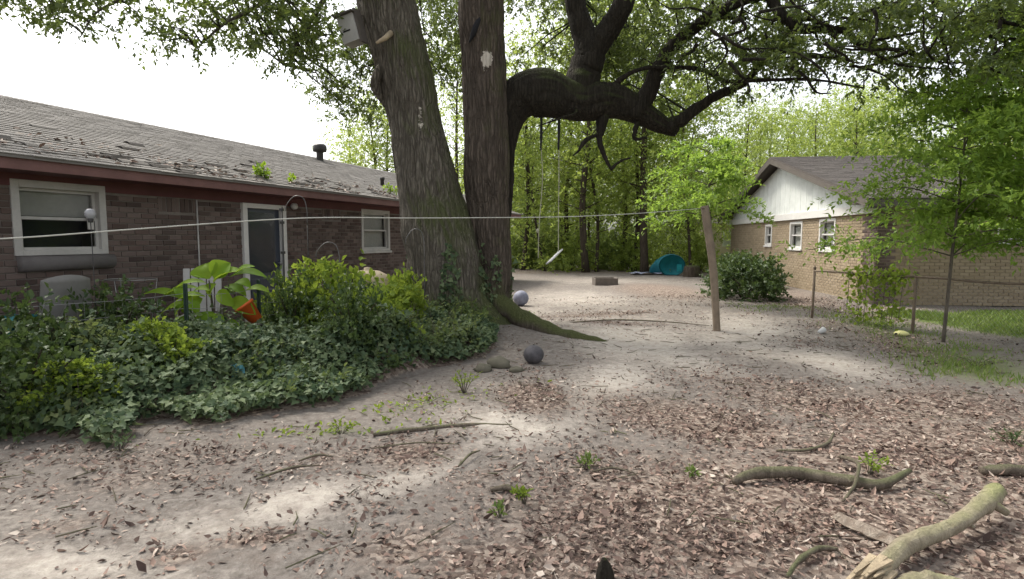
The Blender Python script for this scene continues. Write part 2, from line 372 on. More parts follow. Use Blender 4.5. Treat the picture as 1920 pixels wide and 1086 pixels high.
# ---------------------------------------------------------------- ground masks (laid out on the ground plane)
def blob(px, py, cx, cy, rx, ry, ang=0):
    a = R(ang); dx, dy = px-cx, py-cy
    u = (dx*math.cos(a)+dy*math.sin(a))/rx; v = (-dx*math.sin(a)+dy*math.cos(a))/ry
    return np.exp(-(u*u+v*v))
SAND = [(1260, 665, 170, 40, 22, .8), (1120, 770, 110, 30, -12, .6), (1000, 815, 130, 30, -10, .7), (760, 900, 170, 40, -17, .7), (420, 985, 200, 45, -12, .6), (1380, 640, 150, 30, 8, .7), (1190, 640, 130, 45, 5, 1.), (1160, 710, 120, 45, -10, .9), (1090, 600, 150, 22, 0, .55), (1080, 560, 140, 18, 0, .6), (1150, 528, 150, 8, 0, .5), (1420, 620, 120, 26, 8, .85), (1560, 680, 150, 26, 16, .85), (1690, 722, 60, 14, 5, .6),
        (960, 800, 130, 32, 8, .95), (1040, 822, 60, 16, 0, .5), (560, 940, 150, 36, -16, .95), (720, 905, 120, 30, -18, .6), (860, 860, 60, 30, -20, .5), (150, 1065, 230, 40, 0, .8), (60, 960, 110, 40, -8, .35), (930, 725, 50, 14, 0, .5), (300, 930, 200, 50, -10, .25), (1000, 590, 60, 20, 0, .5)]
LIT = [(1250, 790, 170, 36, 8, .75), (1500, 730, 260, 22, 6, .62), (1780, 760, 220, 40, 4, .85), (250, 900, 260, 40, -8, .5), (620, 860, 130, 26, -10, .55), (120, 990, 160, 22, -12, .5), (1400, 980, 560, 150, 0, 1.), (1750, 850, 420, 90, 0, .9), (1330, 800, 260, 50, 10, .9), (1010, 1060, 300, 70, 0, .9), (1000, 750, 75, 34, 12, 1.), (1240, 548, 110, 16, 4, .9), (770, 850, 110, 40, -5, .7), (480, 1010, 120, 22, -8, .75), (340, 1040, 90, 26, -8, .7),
       (1600, 770, 330, 40, 8, .8), (1700, 650, 130, 26, 14, .6), (1550, 610, 60, 14, 0, .5), (300, 860, 330, 50, -3, .45), (1100, 590, 160, 5, -2, .6), (900, 900, 120, 30, -12, .55), (760, 1030, 150, 60, -10, .7), (1500, 640, 60, 12, 10, .4), (1150, 605, 120, 5, 3, .6), (1500, 560, 130, 26, 12, .62), (1640, 590, 120, 16, 6, .55), (1960, 1000, 300, 200, 0, 1.)]  # blobs before the gable wall: brown litter soil with shade put into the colour
def masks(x, y):
    z = np.zeros_like(x); px, py = proj(x, np.maximum(y, .6), z)
    sand = np.zeros_like(x); lit = np.zeros_like(x)
    for c in SAND: sand = np.maximum(sand, c[5]*blob(px, py, *c[:5]))
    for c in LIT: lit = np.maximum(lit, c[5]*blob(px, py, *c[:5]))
    beh = y < 1.9; lit = np.where(beh, np.where(x > -.3, .8, .35), lit)
    sand = sand*(1-.75*np.clip(lit, 0, 1)*(sand < .75))
    wood = ss(23.5, 25, y)*(1-ss(10, 14, x)); lit = np.maximum(lit, .55*wood)
    lawn = ss(7.2, 8.1, x+(y-9)*.15)*ss(7.4, 8.6, y)*(1-ss(11.4, 12.4, y)); far = np.maximum(ss(30, 34, y), ss(15, 17, x))
    verge = .62*blob(px, py, 1830, 690, 170, 38, 8)+.45*blob(px, py, 1640, 610, 130, 20, 8)+.4*blob(px, py, 1900, 815, 70, 22)+.3*blob(px, py, 1450, 575, 90, 12)+.42*blob(px, py, 620, 810, 160, 12, -3)+.4*blob(px, py, 780, 760, 120, 16, -8)+.3*blob(px, py, 1750, 780, 120, 14, 5)
    grass = np.maximum(np.maximum(lawn, far*.9), verge)
    return sand, lit, np.clip(grass, 0, 1)
FRONT = np.array([(-5.6, 2.6), (-4.6, 3.7), (-3.74, 4.2), (-2.96, 4.28), (-2.2, 4.75), (-1.55, 5.1), (-1.25, 6.0), (-.85, 6.75), (-.25, 7.35), (-.15, 7.85), (-.4, 8.5)])
FENCE = np.array([(-6.6, 3.1), (-5.6, 4.2), (-4.6, 5.27), (-3.58, 6.4), (-3.04, 7.0), (-1.35, 8.85), (-.85, 9.2)])
def seg_d(x, y, L):
    d = np.full(np.shape(x), 1e9)
    for a, b in zip(L[:-1], L[1:]):
        v = b-a; t = np.clip(((x-a[0])*v[0]+(y-a[1])*v[1])/v.dot(v), 0, 1)
        d = np.minimum(d, np.hypot(x-a[0]-v[0]*t, y-a[1]-v[1]*t))
    return d
POLY = np.vstack([FRONT, FENCE[::-1]+np.array([-.55, .45])])
def inside(x, y, poly):
    c = np.zeros(np.shape(x), bool); n = len(poly)
    for i in range(n):
        x0, y0 = poly[i]; x1, y1 = poly[(i+1) % n]
        if y0 == y1: continue
        k = ((y0 > y) != (y1 > y)) & (x < (x1-x0)*(y-y0)/(y1-y0)+x0); c ^= k
    return c
def ivy_h(x, y):
    x0_, y0_ = x, y; x = x+.55*(vn(x*1.7, y*1.7, 81)-.5)+.22*(vn(x*5, y*5, 83)-.5); y = y+.55*(vn(x0_*1.7, y0_*1.7, 82)-.5)+.22*(vn(x0_*5, y0_*5, 84)-.5)
    ins = inside(x, y, POLY); df = seg_d(x, y, FRONT); db = seg_d(x, y, POLY[len(FRONT):])
    h = .40*(1-np.exp(-df/1.0))*ss(0, .35, db)
    h = h*(.45+1.05*fbm(x*1.5, y*1.5, 5))+.20*(vn(x*3.1, y*3.1, 9)-.5)*ss(.05,.5,df)
    h = h+.42*np.exp(-((x+1.62)**2+(y-6.55)**2)/.22)-.22*np.exp(-((x+2.55)**2+(y-5.3)**2)/.10)
    h = h+.22*np.exp(-((x+4.0)**2+(y-5.5)**2)/.3)
    h = h*(.35+.65*ss(.26, .42, vn(x0_*1.25, y0_*1.25, 86)))
    return np.where(ins, np.maximum(h, .03), 0)
def gz(x, y):
    x = np.asarray(x, float); y = np.asarray(y, float)
    near = 1-ss(24, 40, np.hypot(x, y))
    z = (.05*(fbm(x*.45, y*.45, 3)-.5)+.028*(fbm(x*2.3, y*2.3, 11)-.5)+.014*(vn(x*9, y*9, 21)-.5))*near
    px, py = proj(x, np.maximum(y, .6), np.zeros_like(x))
    z = z+.10*blob(px, py, 1240, 548, 95, 12, 4)*(y > 2)+.05*blob(px, py, 1000, 750, 65, 26, 12)*(y > 2)
    z = z+.16*np.exp(-((x+.55)**2+(y-9.3)**2)/1.6)
    z = z+np.where((x > -8) & (x < 1) & (y > 2) & (y < 11), .55*ivy_h(x, y), 0)
    return z
def graded(lo, hi, a, b, fine, grow=1.16):
    c = list(np.arange(a, b, fine)); s = fine
    while c[-1] < hi: s *= grow; c.append(c[-1]+s)
    s = fine; d = []; q = a
    while q > lo: s *= grow; q -= s; d.append(q)
    return np.array(d[::-1]+c)
gx = graded(-420, 420, -6, 8, .05); gy = graded(-60, 700, 1.5, 13, .05)
X, Y = np.meshgrid(gx, gy); nx, ny = len(gx), len(gy)
Z = gz(X, Y)
idx = np.arange(nx*ny).reshape(ny, nx)
F = np.stack([idx[:-1, :-1], idx[:-1, 1:], idx[1:, 1:], idx[1:, :-1]], -1).reshape(-1, 4)
me = np_mesh('ground', np.stack([X, Y, Z], -1).reshape(-1, 3), F)
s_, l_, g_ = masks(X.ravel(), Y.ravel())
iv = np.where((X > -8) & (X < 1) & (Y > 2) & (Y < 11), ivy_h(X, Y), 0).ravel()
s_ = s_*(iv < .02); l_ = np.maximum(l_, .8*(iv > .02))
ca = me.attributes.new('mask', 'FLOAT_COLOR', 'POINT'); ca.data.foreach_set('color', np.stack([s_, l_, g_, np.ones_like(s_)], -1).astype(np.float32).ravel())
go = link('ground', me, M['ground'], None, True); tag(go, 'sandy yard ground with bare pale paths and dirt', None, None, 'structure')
def GZ(x, y): return float(gz(np.array([x]), np.array([y]))[0])

# ---------------------------------------------------------------- windows (shared builder); local axes: u along the wall, outward = -n
def window(parent, o, ex, out, u0, u1, z0, z1, trim=.08, blind=True, sash='white_paint', frame='white_paint', meet=.5, dark_reveal=False, sill=True):
    """o: origin on wall face, ex: unit along wall, out: unit outward (2D local)"""
    ex = Vector((ex[0], ex[1], 0)); out = Vector((out[0], out[1], 0)); rot = Matrix((ex, -out, Vector((0, 0, 1)))).transposed()
    o = Vector((o[0], o[1], 0))
    def bx(mb, ua, ub, za, zb, da, db):
        mb.box(o+ex*((ua+ub)/2)+out*((da+db)/2)+Vector((0, 0, (za+zb)/2)), (ub-ua, db-da, zb-za), rot)
    w = MB(); t = trim
    bx(w, u0, u0+t, z0, z1, -.10, .028); bx(w, u1-t, u1, z0, z1, -.10, .028); bx(w, u0+t, u1-t, z1-t, z1, -.10, .030); bx(w, u0+t, u1-t, z0, z0+t*.7, -.10, .030)
    wo = w.build('window', M[frame], parent, bevel=.004)
    zm = z0+(z1-z0)*meet; s = .035; a, b = u0+t, u1-t; c, d = z0+t*.7, z1-t
    for nm, (za, zb, dd) in (('lower_sash', (c, zm+.02, -.045)), ('upper_sash', (zm-.02, d, -.075))):
        m = MB()
        bx(m, a, a+s, za, zb, dd-.015, dd+.02); bx(m, b-s, b, za, zb, dd-.015, dd+.02); bx(m, a+s, b-s, za, za+s, dd-.015, dd+.021); bx(m, a+s, b-s, zb-s, zb, dd-.015, dd+.021)
        m.build(nm, M[sash], wo)
        g = MB(); bx(g, a+s, b-s, za+s, zb-s, dd, dd+.005); g.build('pane', M['glass'], wo)
    if blind:
        k = MB(); bx(k, a+.005, b-.005, zm+.03 if blind == 'half' else c, d, -.14, -.13); k.build('blind', M['blind'], wo)
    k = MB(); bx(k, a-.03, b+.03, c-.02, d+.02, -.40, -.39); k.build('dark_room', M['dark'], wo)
    if sill:
        k = MB(); bx(k, u0-.03, u1+.03, z0-.05, z0-.002, -.05, .06); k.build('sill', M[frame], wo, bevel=.006)
    return wo
def brick_mesh(name, L, H, Dp):
    b = MB(); x, z, c = L/2, H/2, .004
    vs = [(-x, 0, -z), (x, 0, -z), (x, 0, z), (-x, 0, z), (-x, -Dp+c, -z), (x, -Dp+c, -z), (x, -Dp+c, z), (-x, -Dp+c, z), (-x+c, -Dp, -z+c), (x-c, -Dp, -z+c), (x-c, -Dp, z-c), (-x+c, -Dp, z-c)]
    fs = [(0, 1, 5, 4), (1, 2, 6, 5), (2, 3, 7, 6), (3, 0, 4, 7), (4, 5, 9, 8), (5, 6, 10, 9), (6, 7, 11, 10), (7, 4, 8, 11), (8, 9, 10, 11)]
    me = bpy.data.meshes.new(name); me.from_pydata(vs, [], fs); return me, np.array(vs), fs
BL, BH, BM = .198, .062, .012
BRICK, BV, BF = brick_mesh('brick', BL, BH, .014)
HALF, HV, HF = brick_mesh('half_brick', .094, BH, .014)
def course(u0, u1, z0, z1, openings):
    out = []; k = 0; z = z0+BH/2
    while z+BH/2 <= z1+1e-6:
        u = u0+BL/2+(-(BL+BM)/2 if k % 2 else 0)
        while u-BL/2 < u1:
            pieces = [(u-BL/2, u+BL/2)]
            for (a, b, c, d) in openings+[(-1e3, u0, -9, 99), (u1, 1e3, -9, 99)]:
                if z+BH/2 <= c or z-BH/2 >= d: continue
                nw = []
                for p, q in pieces:
                    if q <= a or p >= b: nw.append((p, q)); continue
                    if p < a-.03: nw.append((p, a))
                    if q > b+.03: nw.append((b, q))
                pieces = nw
            for p, q in pieces:
                if q-p > .03: out.append(((p+q)/2, z, q-p))
            u += BL+BM
        z += BH+BM; k += 1
    return out
def lay_bricks(parent, bricks, pos, rotz, matl, single, name='brick'):
    """bricks: (u,z,len); pos(u,z)->local point on wall face; single: set of indices laid one by one"""
    me = BRICK.copy() if matl.name != 'brown_brick' else BRICK
    if not me.materials: me.materials.append(matl)
    st = MB(); rm = Matrix.Rotation(rotz, 3, 'Z')
    for i, (u, z, L) in enumerate(bricks):
        p = Vector(pos(u, z)); d = random.uniform(-.003, .003)
        if i in single:
            o = bpy.data.objects.new(name, me); COL.objects.link(o); o.parent = parent; o.location = p+rm @ Vector((0, d, 0)); o.rotation_euler = (0, 0, rotz); o.scale = (L/BL, 1, 1)
        else:
            sx = L/BL; st.add([p+rm @ Vector((v[0]*sx, v[1]+d, v[2])) for v in BV], BF, random.random()*.98+.01)
    if st.v: tag(st.build('brickwork', matl, parent), None, None, None, 'stuff')
def wall_panels(mb, u0, u1, z0, z1, openings, f):
    us = sorted({u0, u1, *[x for o in openings for x in o[:2]]}); zs = sorted({z0, z1, *[min(max(x, z0), z1) for o in openings for x in o[2:]]})
    for a, b in zip(us[:-1], us[1:]):
        for c, d in zip(zs[:-1], zs[1:]):
            um, zm = (a+b)/2, (c+d)/2
            if any(o[0] < um < o[1] and o[2] < zm < o[3] for o in openings): continue
            f(mb, a, b, c, d)

# ---------------------------------------------------------------- left brick house (local x runs away from the camera, +y into the house)
H1 = np.array([-4.35, 10.3]); A1 = math.atan2(.941, .338)
h1 = thing('brick_house', 'long low brown brick house with dark red eaves on the left', 'house', (H1[0], H1[1], 0), A1)
WIN1, WIN2, DOOR1 = (-3.86, -2.78, 1.30, 2.17), (2.95, 4.12, 1.21, 2.15), (-.50, .53, .10, 2.09)
S0, S1, FZ = -9.0, 12.0, 2.09
ops = [WIN1, WIN2, DOOR1]
w_ = MB()
wall_panels(w_, S0, S1, 0, 2.25, ops, lambda mb, a, b, c, d: mb.add([(a, 0, c), (b, 0, c), (b, 0, d), (a, 0, d)], [(0, 1, 2, 3)]))
w_.add([(S0, 0, 0), (S0, 8.0, 0), (S0, 8.0, 2.25), (S0, 4, 3.75), (S0, 0, 2.25)], [(4, 3, 2, 1, 0)])
w_.add([(S1, 0, 0), (S1, 8.0, 0), (S1, 8.0, 2.25), (S1, 4, 3.75), (S1, 0, 2.25)], [(0, 1, 2, 3, 4)])
w_.add([(S0, 8, 0), (S1, 8, 0), (S1, 8, 2.25), (S0, 8, 2.25)], [(3, 2, 1, 0)])
w_.build('wall', M['mortar'], h1)
SOLD = [(-2.02, -1.36, 1.88, 2.085), (1.62, 2.2, 1.88, 2.085)]        # upright vent bricks under the frieze
bricks = course(S0, S1, .0, FZ, ops+SOLD)
ca_, sa_ = math.cos(A1), math.sin(A1)
def h1w(u, v, z): return np.array([H1[0]+u*ca_-v*sa_, H1[1]+u*sa_+v*ca_, z])
sc_ = []
for i, (u, z, L) in enumerate(bricks):
    q = h1w(u, 0, z)
    if q[1] < .5: continue
    px, py = proj(*q)
    if -5 < px < 765 and py < 555: sc_.append((q[1], i))
single = {i for _, i in sorted(sc_)[:270]}
lay_bricks(h1, bricks, lambda u, z: (u, 0, z), 0, M['brick'], single)
for (a, b, c, d) in SOLD:
    k = 0; u = a+BH/2
    while u < b:
        o = bpy.data.objects.new('upright_brick', BRICK); COL.objects.link(o); o.parent = h1; o.location = (u, .012 if k % 3 == 1 else 0, (c+d)/2); o.rotation_euler = (0, PI/2, 0); u += BH+BM; k += 1
m = MB(); m.box(((S0+S1)/2, -.008, (FZ+.003+2.235)/2), (S1-S0, .03, 2.235-FZ-.003)); m.build('frieze_board', M['red_paint'], h1)
m = MB(); m.box(((S0+S1)/2, -.25, 2.242), (S1-S0+.8, .49, .014)); m.build('soffit', M['red_paint'], h1)
m = MB(); m.box(((S0+S1)/2, -.51, 2.305), (S1-S0+.84, .025, .155)); m.build('fascia', M['red_fascia'], h1, bevel=.004)
RX0, RX1, EY, EZ, RY, RZ = S0-.42, S1+.42, -.56, 2.375, 3.99, 3.90
sl = math.hypot(RY-EY, RZ-EZ); rp = math.atan2(RZ-EZ, RY-EY)
m = MB(); 
for sgn in (0, 1):
    f = (lambda y: y) if not sgn else (lambda y: 2*RY-y)
    a = [(RX0, f(EY), EZ), (RX1, f(EY), EZ), (RX1, RY, RZ), (RX0, RY, RZ)]; b = [(x, y, z-.03) for x, y, z in a]
    m.add(a+b, [(0, 1, 2, 3), (7, 6, 5, 4), (0, 4, 5, 1), (1, 5, 6, 2), (3, 2, 6, 7), (0, 3, 7, 4)] if not sgn else [(3, 2, 1, 0), (4, 5, 6, 7), (1, 5, 4, 0), (2, 6, 5, 1), (0, 4, 7, 3)])
roof1 = m.build('roof', M['shingle'], h1)
# shingle courses
def shingles(parent, x0, x1, ey, ez, ry, rz, flip, matl, tab=.305, expo=.145, skip=0.0):
    st = MB(); L = math.hypot(ry-ey, rz-ez); dy, dz = (ry-ey)/L, (rz-ez)/L; ny_, nz_ = -dz, dy; k = 0; s = .0
    while s < L-.02:
        x = x0-(tab/2 if k % 2 else 0)
        while x < x1:
            a, b = max(x, x0)+.003, min(x+tab, x1)-.003
            if b-a > .04:
                e = min(s+expo+.015, L); j = random.uniform(0, .006); h0, h1_ = .011+j, .004
                s0 = s-random.uniform(0, .012)
                pt = lambda xx, ss_, hh: (xx, ey+dy*ss_+ny_*hh, ez+dz*ss_+nz_*hh)
                st.add([pt(a, s0, 0.001), pt(b, s0, 0.001), pt(a, s0, h0), pt(b, s0, h0), pt(b, e, h1_), pt(a, e, h1_)], [(0, 1, 3, 2), (2, 3, 4, 5), (0, 2, 5), (1, 4, 3)], random.random()*.98+.01)
            x += tab
        s += expo; k += 1
    return tag(st.build('shingle_courses', matl, parent), None, None, None, 'stuff')
shingles(roof1, RX0, RX1, EY, EZ, RY, RZ, 0, M['shingle'])
# lifted, curled shingles near the eave
dy, dz = (RY-EY)/sl, (RZ-EZ)/sl
for i in range(46):
    u = random.uniform(-4.6, 5) if i < 34 else random.uniform(-4.6, 0); s = abs(random.gauss(.35, .38))+.03
    if i % 5 == 0: s = random.uniform(.2, 2.0)
    L, W, h = random.uniform(.2, .42), random.uniform(.09, .17), random.uniform(.015, .035)
    o = MB(); vs = []
    for q in range(4):
        f = q/3; lift = .017+h*math.sin(PI*min(1, f*1.1))*(.6+.4*random.random()) if q < 3 else .018
        for e in (0, 1): vs.append((u+e*L+random.uniform(-.02, .02)*(q > 0), EY+dy*(s+W*f)-dz*(lift), EZ+dz*(s+W*f)+dy*lift))
    n = len(vs); vs += [(x, y, z-.012) for x, y, z in vs]
    fs = []
    for q in range(3): a = q*2; fs += [(a, a+1, a+3, a+2), (a+n, a+2+n, a+3+n, a+1+n), (a, a+2, a+2+n, a+n), (a+1, a+1+n, a+3+n, a+3)]
    fs += [(0, n, n+1, 1), (n-2, n-1, 2*n-1, 2*n-2)]
    o.add(vs, fs); o.build('lifted_shingle', M['shingle_lift'] if i % 3 else M['shingle'], roof1)
# ridge cap, vents
m = MB()
for k in range(int((RX1-RX0)/.25)):
    x = RX0+k*.25+.125; m.add([(x-.125, RY-.14, RZ-.036), (x+.125, RY-.14, RZ-.032), (x+.125, RY, RZ+.022), (x-.125, RY, RZ+.016), (x+.125, RY+.14, RZ-.032), (x-.125, RY+.14, RZ-.036)], [(0, 1, 2, 3), (3, 2, 4, 5)], random.random())
tag(m.build('ridge_cap', M['shingle'], roof1), None, None, None, 'stuff')
def on_roof(px, py):
    """roof-plane point seen at a pixel, in house-local coordinates"""
    d = at(px, py, 10.)-np.array([0, 0, CH]); d /= 10; nl = np.array([0, -dz, dy]); nw = np.array([nl[0]*ca_-nl[1]*sa_, nl[0]*sa_+nl[1]*ca_, nl[2]])
    q0 = h1w(0, EY, EZ); t = nw.dot(q0-np.array([0, 0, CH]))/nw.dot(d); p = np.array([0, 0, CH])+d*t
    r = p[:2]-H1; return np.array([r[0]*ca_+r[1]*sa_, -r[0]*sa_+r[1]*ca_, p[2]])
p = on_roof(600, 301)
m = MB(); m.lathe([(.10, -.08), (.10, .22), (.105, .24), (.19, .25), (.20, .30), (.20, .40), (.16, .46), (.0, .47)], 18, p); m.build('roof_vent', M['dark_metal'], roof1, True)
p = on_roof(717, 349); m = MB(); m.lathe([(.05, -.05), (.05, .16), (.065, .165), (.065, .22), (0, .22)], 12, p); m.build('vent_pipe', M['dark_metal'], roof1, True)
# windows, door
wo = window(h1, (0, 0), (1, 0), (0, -1), *WIN1, trim=.085, blind='half', sash='grey_white', frame='grey_white', sill=False)
m = MB(); prof = [(-.005, .07), (.09, .065), (.12, .03), (.125, -.03), (.10, -.085), (.05, -.11), (-.005, -.11)]
vs = [(u, -y, WIN1[2]-.075+z) for u in (WIN1[0]+.02, WIN1[1]+.03) for y, z in prof]; n = len(prof)
m.add(vs, [(k, k+1, n+k+1, n+k) for k in range(n-1)]+[tuple(range(n))[::-1], tuple(range(n, 2*n))]); m.build('rounded_sill', worn('sill_grey', (.17, .155, .15), .2, 4), wo, True)
m = MB(); m.box((-3.0, -.035, 1.73), (.075, .02, .24)); m.build('thermometer', M['grey_white'], wo, bevel=.006)
window(h1, (0, 0), (1, 0), (0, -1), *WIN2, trim=.075, blind=True, sash='grey_white', frame='grey_white')
u0, u1, z0, z1 = DOOR1
m = MB(); m.box((u0+.05, -.01, (z0+z1)/2), (.10, .10, z1-z0)); m.box((u1-.05, -.01, (z0+z1)/2), (.10, .10, z1-z0)); m.box(((u0+u1)/2, -.012, z1-.04), (u1-u0-.2, .10, .08))
m.build('door_frame', M['white_paint'], h1, bevel=.004)
m = MB(); m.box(((u0+u1)/2, .045, (z0+z1-.08)/2), (u1-u0-.2, .04, z1-z0-.08)); dr = m.build('door', M['door'], h1)
m = MB(); m.box(((u0+u1)/2-.02, .018, 1.42), (.60, .012, 1.05)); m.build('pane', M['glass'], dr)
m = MB(); m.box(((u0+u1)/2-.02, .020, .5), (.60, .012, .6)); m.build('kick_panel', M['door'], dr, bevel=.01)
m = MB(); m.lathe([(.012, 0), (.012, .04), (.028, .045), (.03, .07), (0, .075)], 10, (u1-.16, .025, 1.05), Matrix.Rotation(PI/2, 3, 'X')); m.build('handle', M['metal'], dr, True)
m = MB(); m.box((-.03, -.55, .05), (1.6, 1.1, .1)); m.build('doorstep', M['tan_mortar'], h1, bevel=.01)
m = MB(); m.tube([(-1.38, -.028, .3), (-1.38, -.028, 2.08)], .012, 8); m.build('conduit', M['grey_white'], h1, True)
m = MB(); m.lathe([(0, 0), (.045, 0), (.06, .03), (.055, .09), (0, .12)], 12, (.72, -.03, 2.09), Matrix.Rotation(PI/2, 3, 'X')); m.build('porch_light', M['white_paint'], h1, True)

# ---------------------------------------------------------------- right tan brick house (local x to the right, +y back along the gable wall)
H2 = np.array([8.2, 13.25]); A2 = math.atan2(-.1, .995)
h2 = thing('brick_house', 'tan brick house with a white gable end beyond the fence on the right', 'house', (H2[0], H2[1], 0), A2)
GW, FW, WZ = 12.1, 9.0, 2.06
gwin = [(2.05, 3.05, 1.18, 2.02), (4.25, 5.25, 1.18, 2.0), (6.9, 7.6, 1.25, 1.98)]; fwin = [(2.5, 4.3, 1.42, 2.0)]
m = MB()
wall_panels(m, 0, GW, 0, 2.3, gwin, lambda mb, a, b, c, d: mb.add([(0, a, c), (0, b, c), (0, b, d), (0, a, d)], [(3, 2, 1, 0)]))
wall_panels(m, 0, FW, 0, 2.3, fwin, lambda mb, a, b, c, d: mb.add([(a, 0, c), (b, 0, c), (b, 0, d), (a, 0, d)], [(0, 1, 2, 3)]))
m.add([(0, GW, 0), (FW, GW, 0), (FW, GW, 2.3), (0, GW, 2.3)], [(3, 2, 1, 0)]); m.add([(FW, 0, 0), (FW, GW, 0), (FW, GW, 2.3), (FW, GW/2, 3.9), (FW, 0, 2.3)], [(0, 1, 2, 3, 4)])
m.build('wall', M['tan_mortar'], h2)
gb = course(0.01, GW, 0, WZ, gwin); fb = course(0.0, FW, 0, 2.2, fwin)
near = lambda L, n, lim: {i for _, i in sorted([(abs(b[0]), i) for i, b in enumerate(L) if b[0] < lim])[:n]}
lay_bricks(h2, gb, lambda u, z: (0, u, z), -PI/2, M['tan_brick'], near(gb, 84, .6))
lay_bricks(h2, fb, lambda u, z: (u, 0, z), 0, M['tan_brick'], near(fb, 60, .45))
for k, (a, b, c, d) in enumerate(gwin): window(h2, (0, 0), (0, -1), (-1, 0), -b, -a, c, d, trim=.07, blind=True, frame='white_paint')
window(h2, (0, 0), (1, 0), (0, -1), *fwin[0], trim=.07, blind=False)
PKZ, GZ0 = 4.02, 2.36
m = MB(); m.box((-.045, GW/2+.2, (WZ+.004+2.27)/2), (.11, GW+.3, 2.27-WZ-.004)); m.build('gable_trim', M['white_paint'], h2, bevel=.006)
m = MB(); yz = lambda y: 2.30+(PKZ-.1-2.30)*(1-abs(y-GW/2)/(GW/2+.45))
nb = 26; ya, yb = .55, GW-.3
for k in range(nb):                       # vertical boards of the gable siding
    a = ya+(yb-ya)*k/nb; b = ya+(yb-ya)*(k+1)/nb-.012; ym = GW/2
    top = [(a, yz(a)), (b, yz(b))]; 
    if a < ym < b: top = [(a, yz(a)), (ym, yz(ym)), (b, yz(b))]
    q = MB(); pr = [(a, 2.275), (b, 2.275)]+top[::-1]; n = len(pr)
    q.add([(-.035, y, z) for y, z in pr]+[(.03, y, z) for y, z in pr], [tuple(range(n))[::-1], tuple(range(n, 2*n))]+[(i, (i+1) % n, n+(i+1) % n, n+i) for i in range(n)])
    q.build('gable_board', M['gable_white'], h2)
m = MB(); 
for s in (0, 1):
    f = (lambda y: y) if not s else (lambda y: GW-y)
    a = [(-.45, f(-.5), GZ0), (FW+.4, f(-.5), GZ0), (FW+.4, GW/2, PKZ+.1), (-.45, GW/2, PKZ+.1)]; b = [(x, y, z-.05) for x, y, z in a]
    m.add(a+b, [(0, 1, 2, 3), (7, 6, 5, 4), (0, 4, 5, 1), (1, 5, 6, 2), (3, 2, 6, 7), (0, 3, 7, 4)] if not s else [(3, 2, 1, 0), (4, 5, 6, 7), (1, 5, 4, 0), (2, 6, 5, 1), (0, 4, 7, 3)])
rf2 = m.build('roof', M['shingle_dark'], h2)
shingles(rf2, -.45, FW+.4, -.5, GZ0, GW/2, PKZ+.1, 0, M['shingle_dark'])
for s in (0, 1):                          # rake boards
    f = (lambda y: y) if not s else (lambda y: GW-y)
    q = MB(); pr = [(f(-.5), GZ0-.055), (f(-.5), GZ0-.20), (GW/2, PKZ-.11), (GW/2, PKZ+.045)]
    q.add([(-.455, y, z) for y, z in pr]+[(-.425, y, z) for y, z in pr], [(0, 1, 2, 3), (7, 6, 5, 4), (0, 4, 5, 1), (1, 5, 6, 2), (3, 7, 4, 0)]); q.build('rake_board', M['brown_trim'], h2)
q = MB(); pr = [(-.5, GZ0-.06), (-.5, GZ0-.22), (-.42, 2.27), (.5, 2.272), (.5, 2.49)]
q.add([(-.42, y, z) for y, z in pr]+[(.0, y, z) for y, z in pr], [(0, 1, 2, 3, 4), (9, 8, 7, 6, 5), (0, 5, 6, 1), (1, 6, 7, 2), (2, 7, 8, 3), (3, 8, 9, 4)]); q.build('eave_return', M['brown_trim'], h2)
m = MB(); m.box((FW/2, -.515, GZ0-.10), (FW+.8, .03, .13)); m.build('fascia', M['brown_trim'], h2)
m = MB(); m.box((FW/2+.2, -.255, 2.215), (FW-.4, .49, .02)); m.build('soffit', M['gable_white'], h2)
m = MB(); m.box((4.3, GW/2, PKZ+.13), (.5, .34, .10)); m.build('ridge_vent', M['dark_metal'], rf2)

# far pale house glimpsed between the post and the tan house
h3 = thing('distant_house', 'pale distant house glimpsed behind the clothesline post', 'house', (17.8, 47, 0), R(8))
m = MB(); m.box((0, 0, 1.35), (9, 7, 2.7)); m.build('wall', worn('pale_stucco', (.56, .45, .38), .08, 2), h3)
m = MB(); m.add([(-4.9, -4, 2.6), (4.9, -4, 2.6), (4.9, 4, 2.6), (-4.9, 4, 2.6), (-4.9, 0, 4.3), (4.9, 0, 4.3)], [(0, 1, 5, 4), (2, 3, 4, 5), (1, 2, 5), (3, 0, 4), (3, 2, 1, 0)]); m.build('roof', M['shingle_dark'], h3)
for k in (-2.4, 0, 2.4):
    m = MB(); m.box((k, -3.52, 1.5), (1.0, .06, 1.2)); f = m.build('window', M['white_paint'], h3); m = MB(); m.box((k, -3.56, 1.5), (.84, .03, 1.04)); m.build('pane', M['glass'], f)
h4 = thing('white_shed', 'bright white shed half hidden behind the woodland leaves', 'shed', (11.4, 45, 0), R(-6))
m = MB(); m.box((0, 0, 1.2), (3.4, 3, 2.4)); m.build('wall', M['white_paint'], h4)
m = MB(); m.add([(-2, -1.8, 2.35), (2, -1.8, 2.35), (2, 1.8, 2.35), (-2, 1.8, 2.35), (-2, 0, 3.1), (2, 0, 3.1)], [(0, 1, 5, 4), (2, 3, 4, 5), (1, 2, 5), (3, 0, 4), (3, 2, 1, 0)]); m.build('roof', M['metal'], h4)
m = MB(); m.box((.3, -1.52, 1.0), (.9, .05, 1.9)); m.build('door', M['grey_white'], h4)

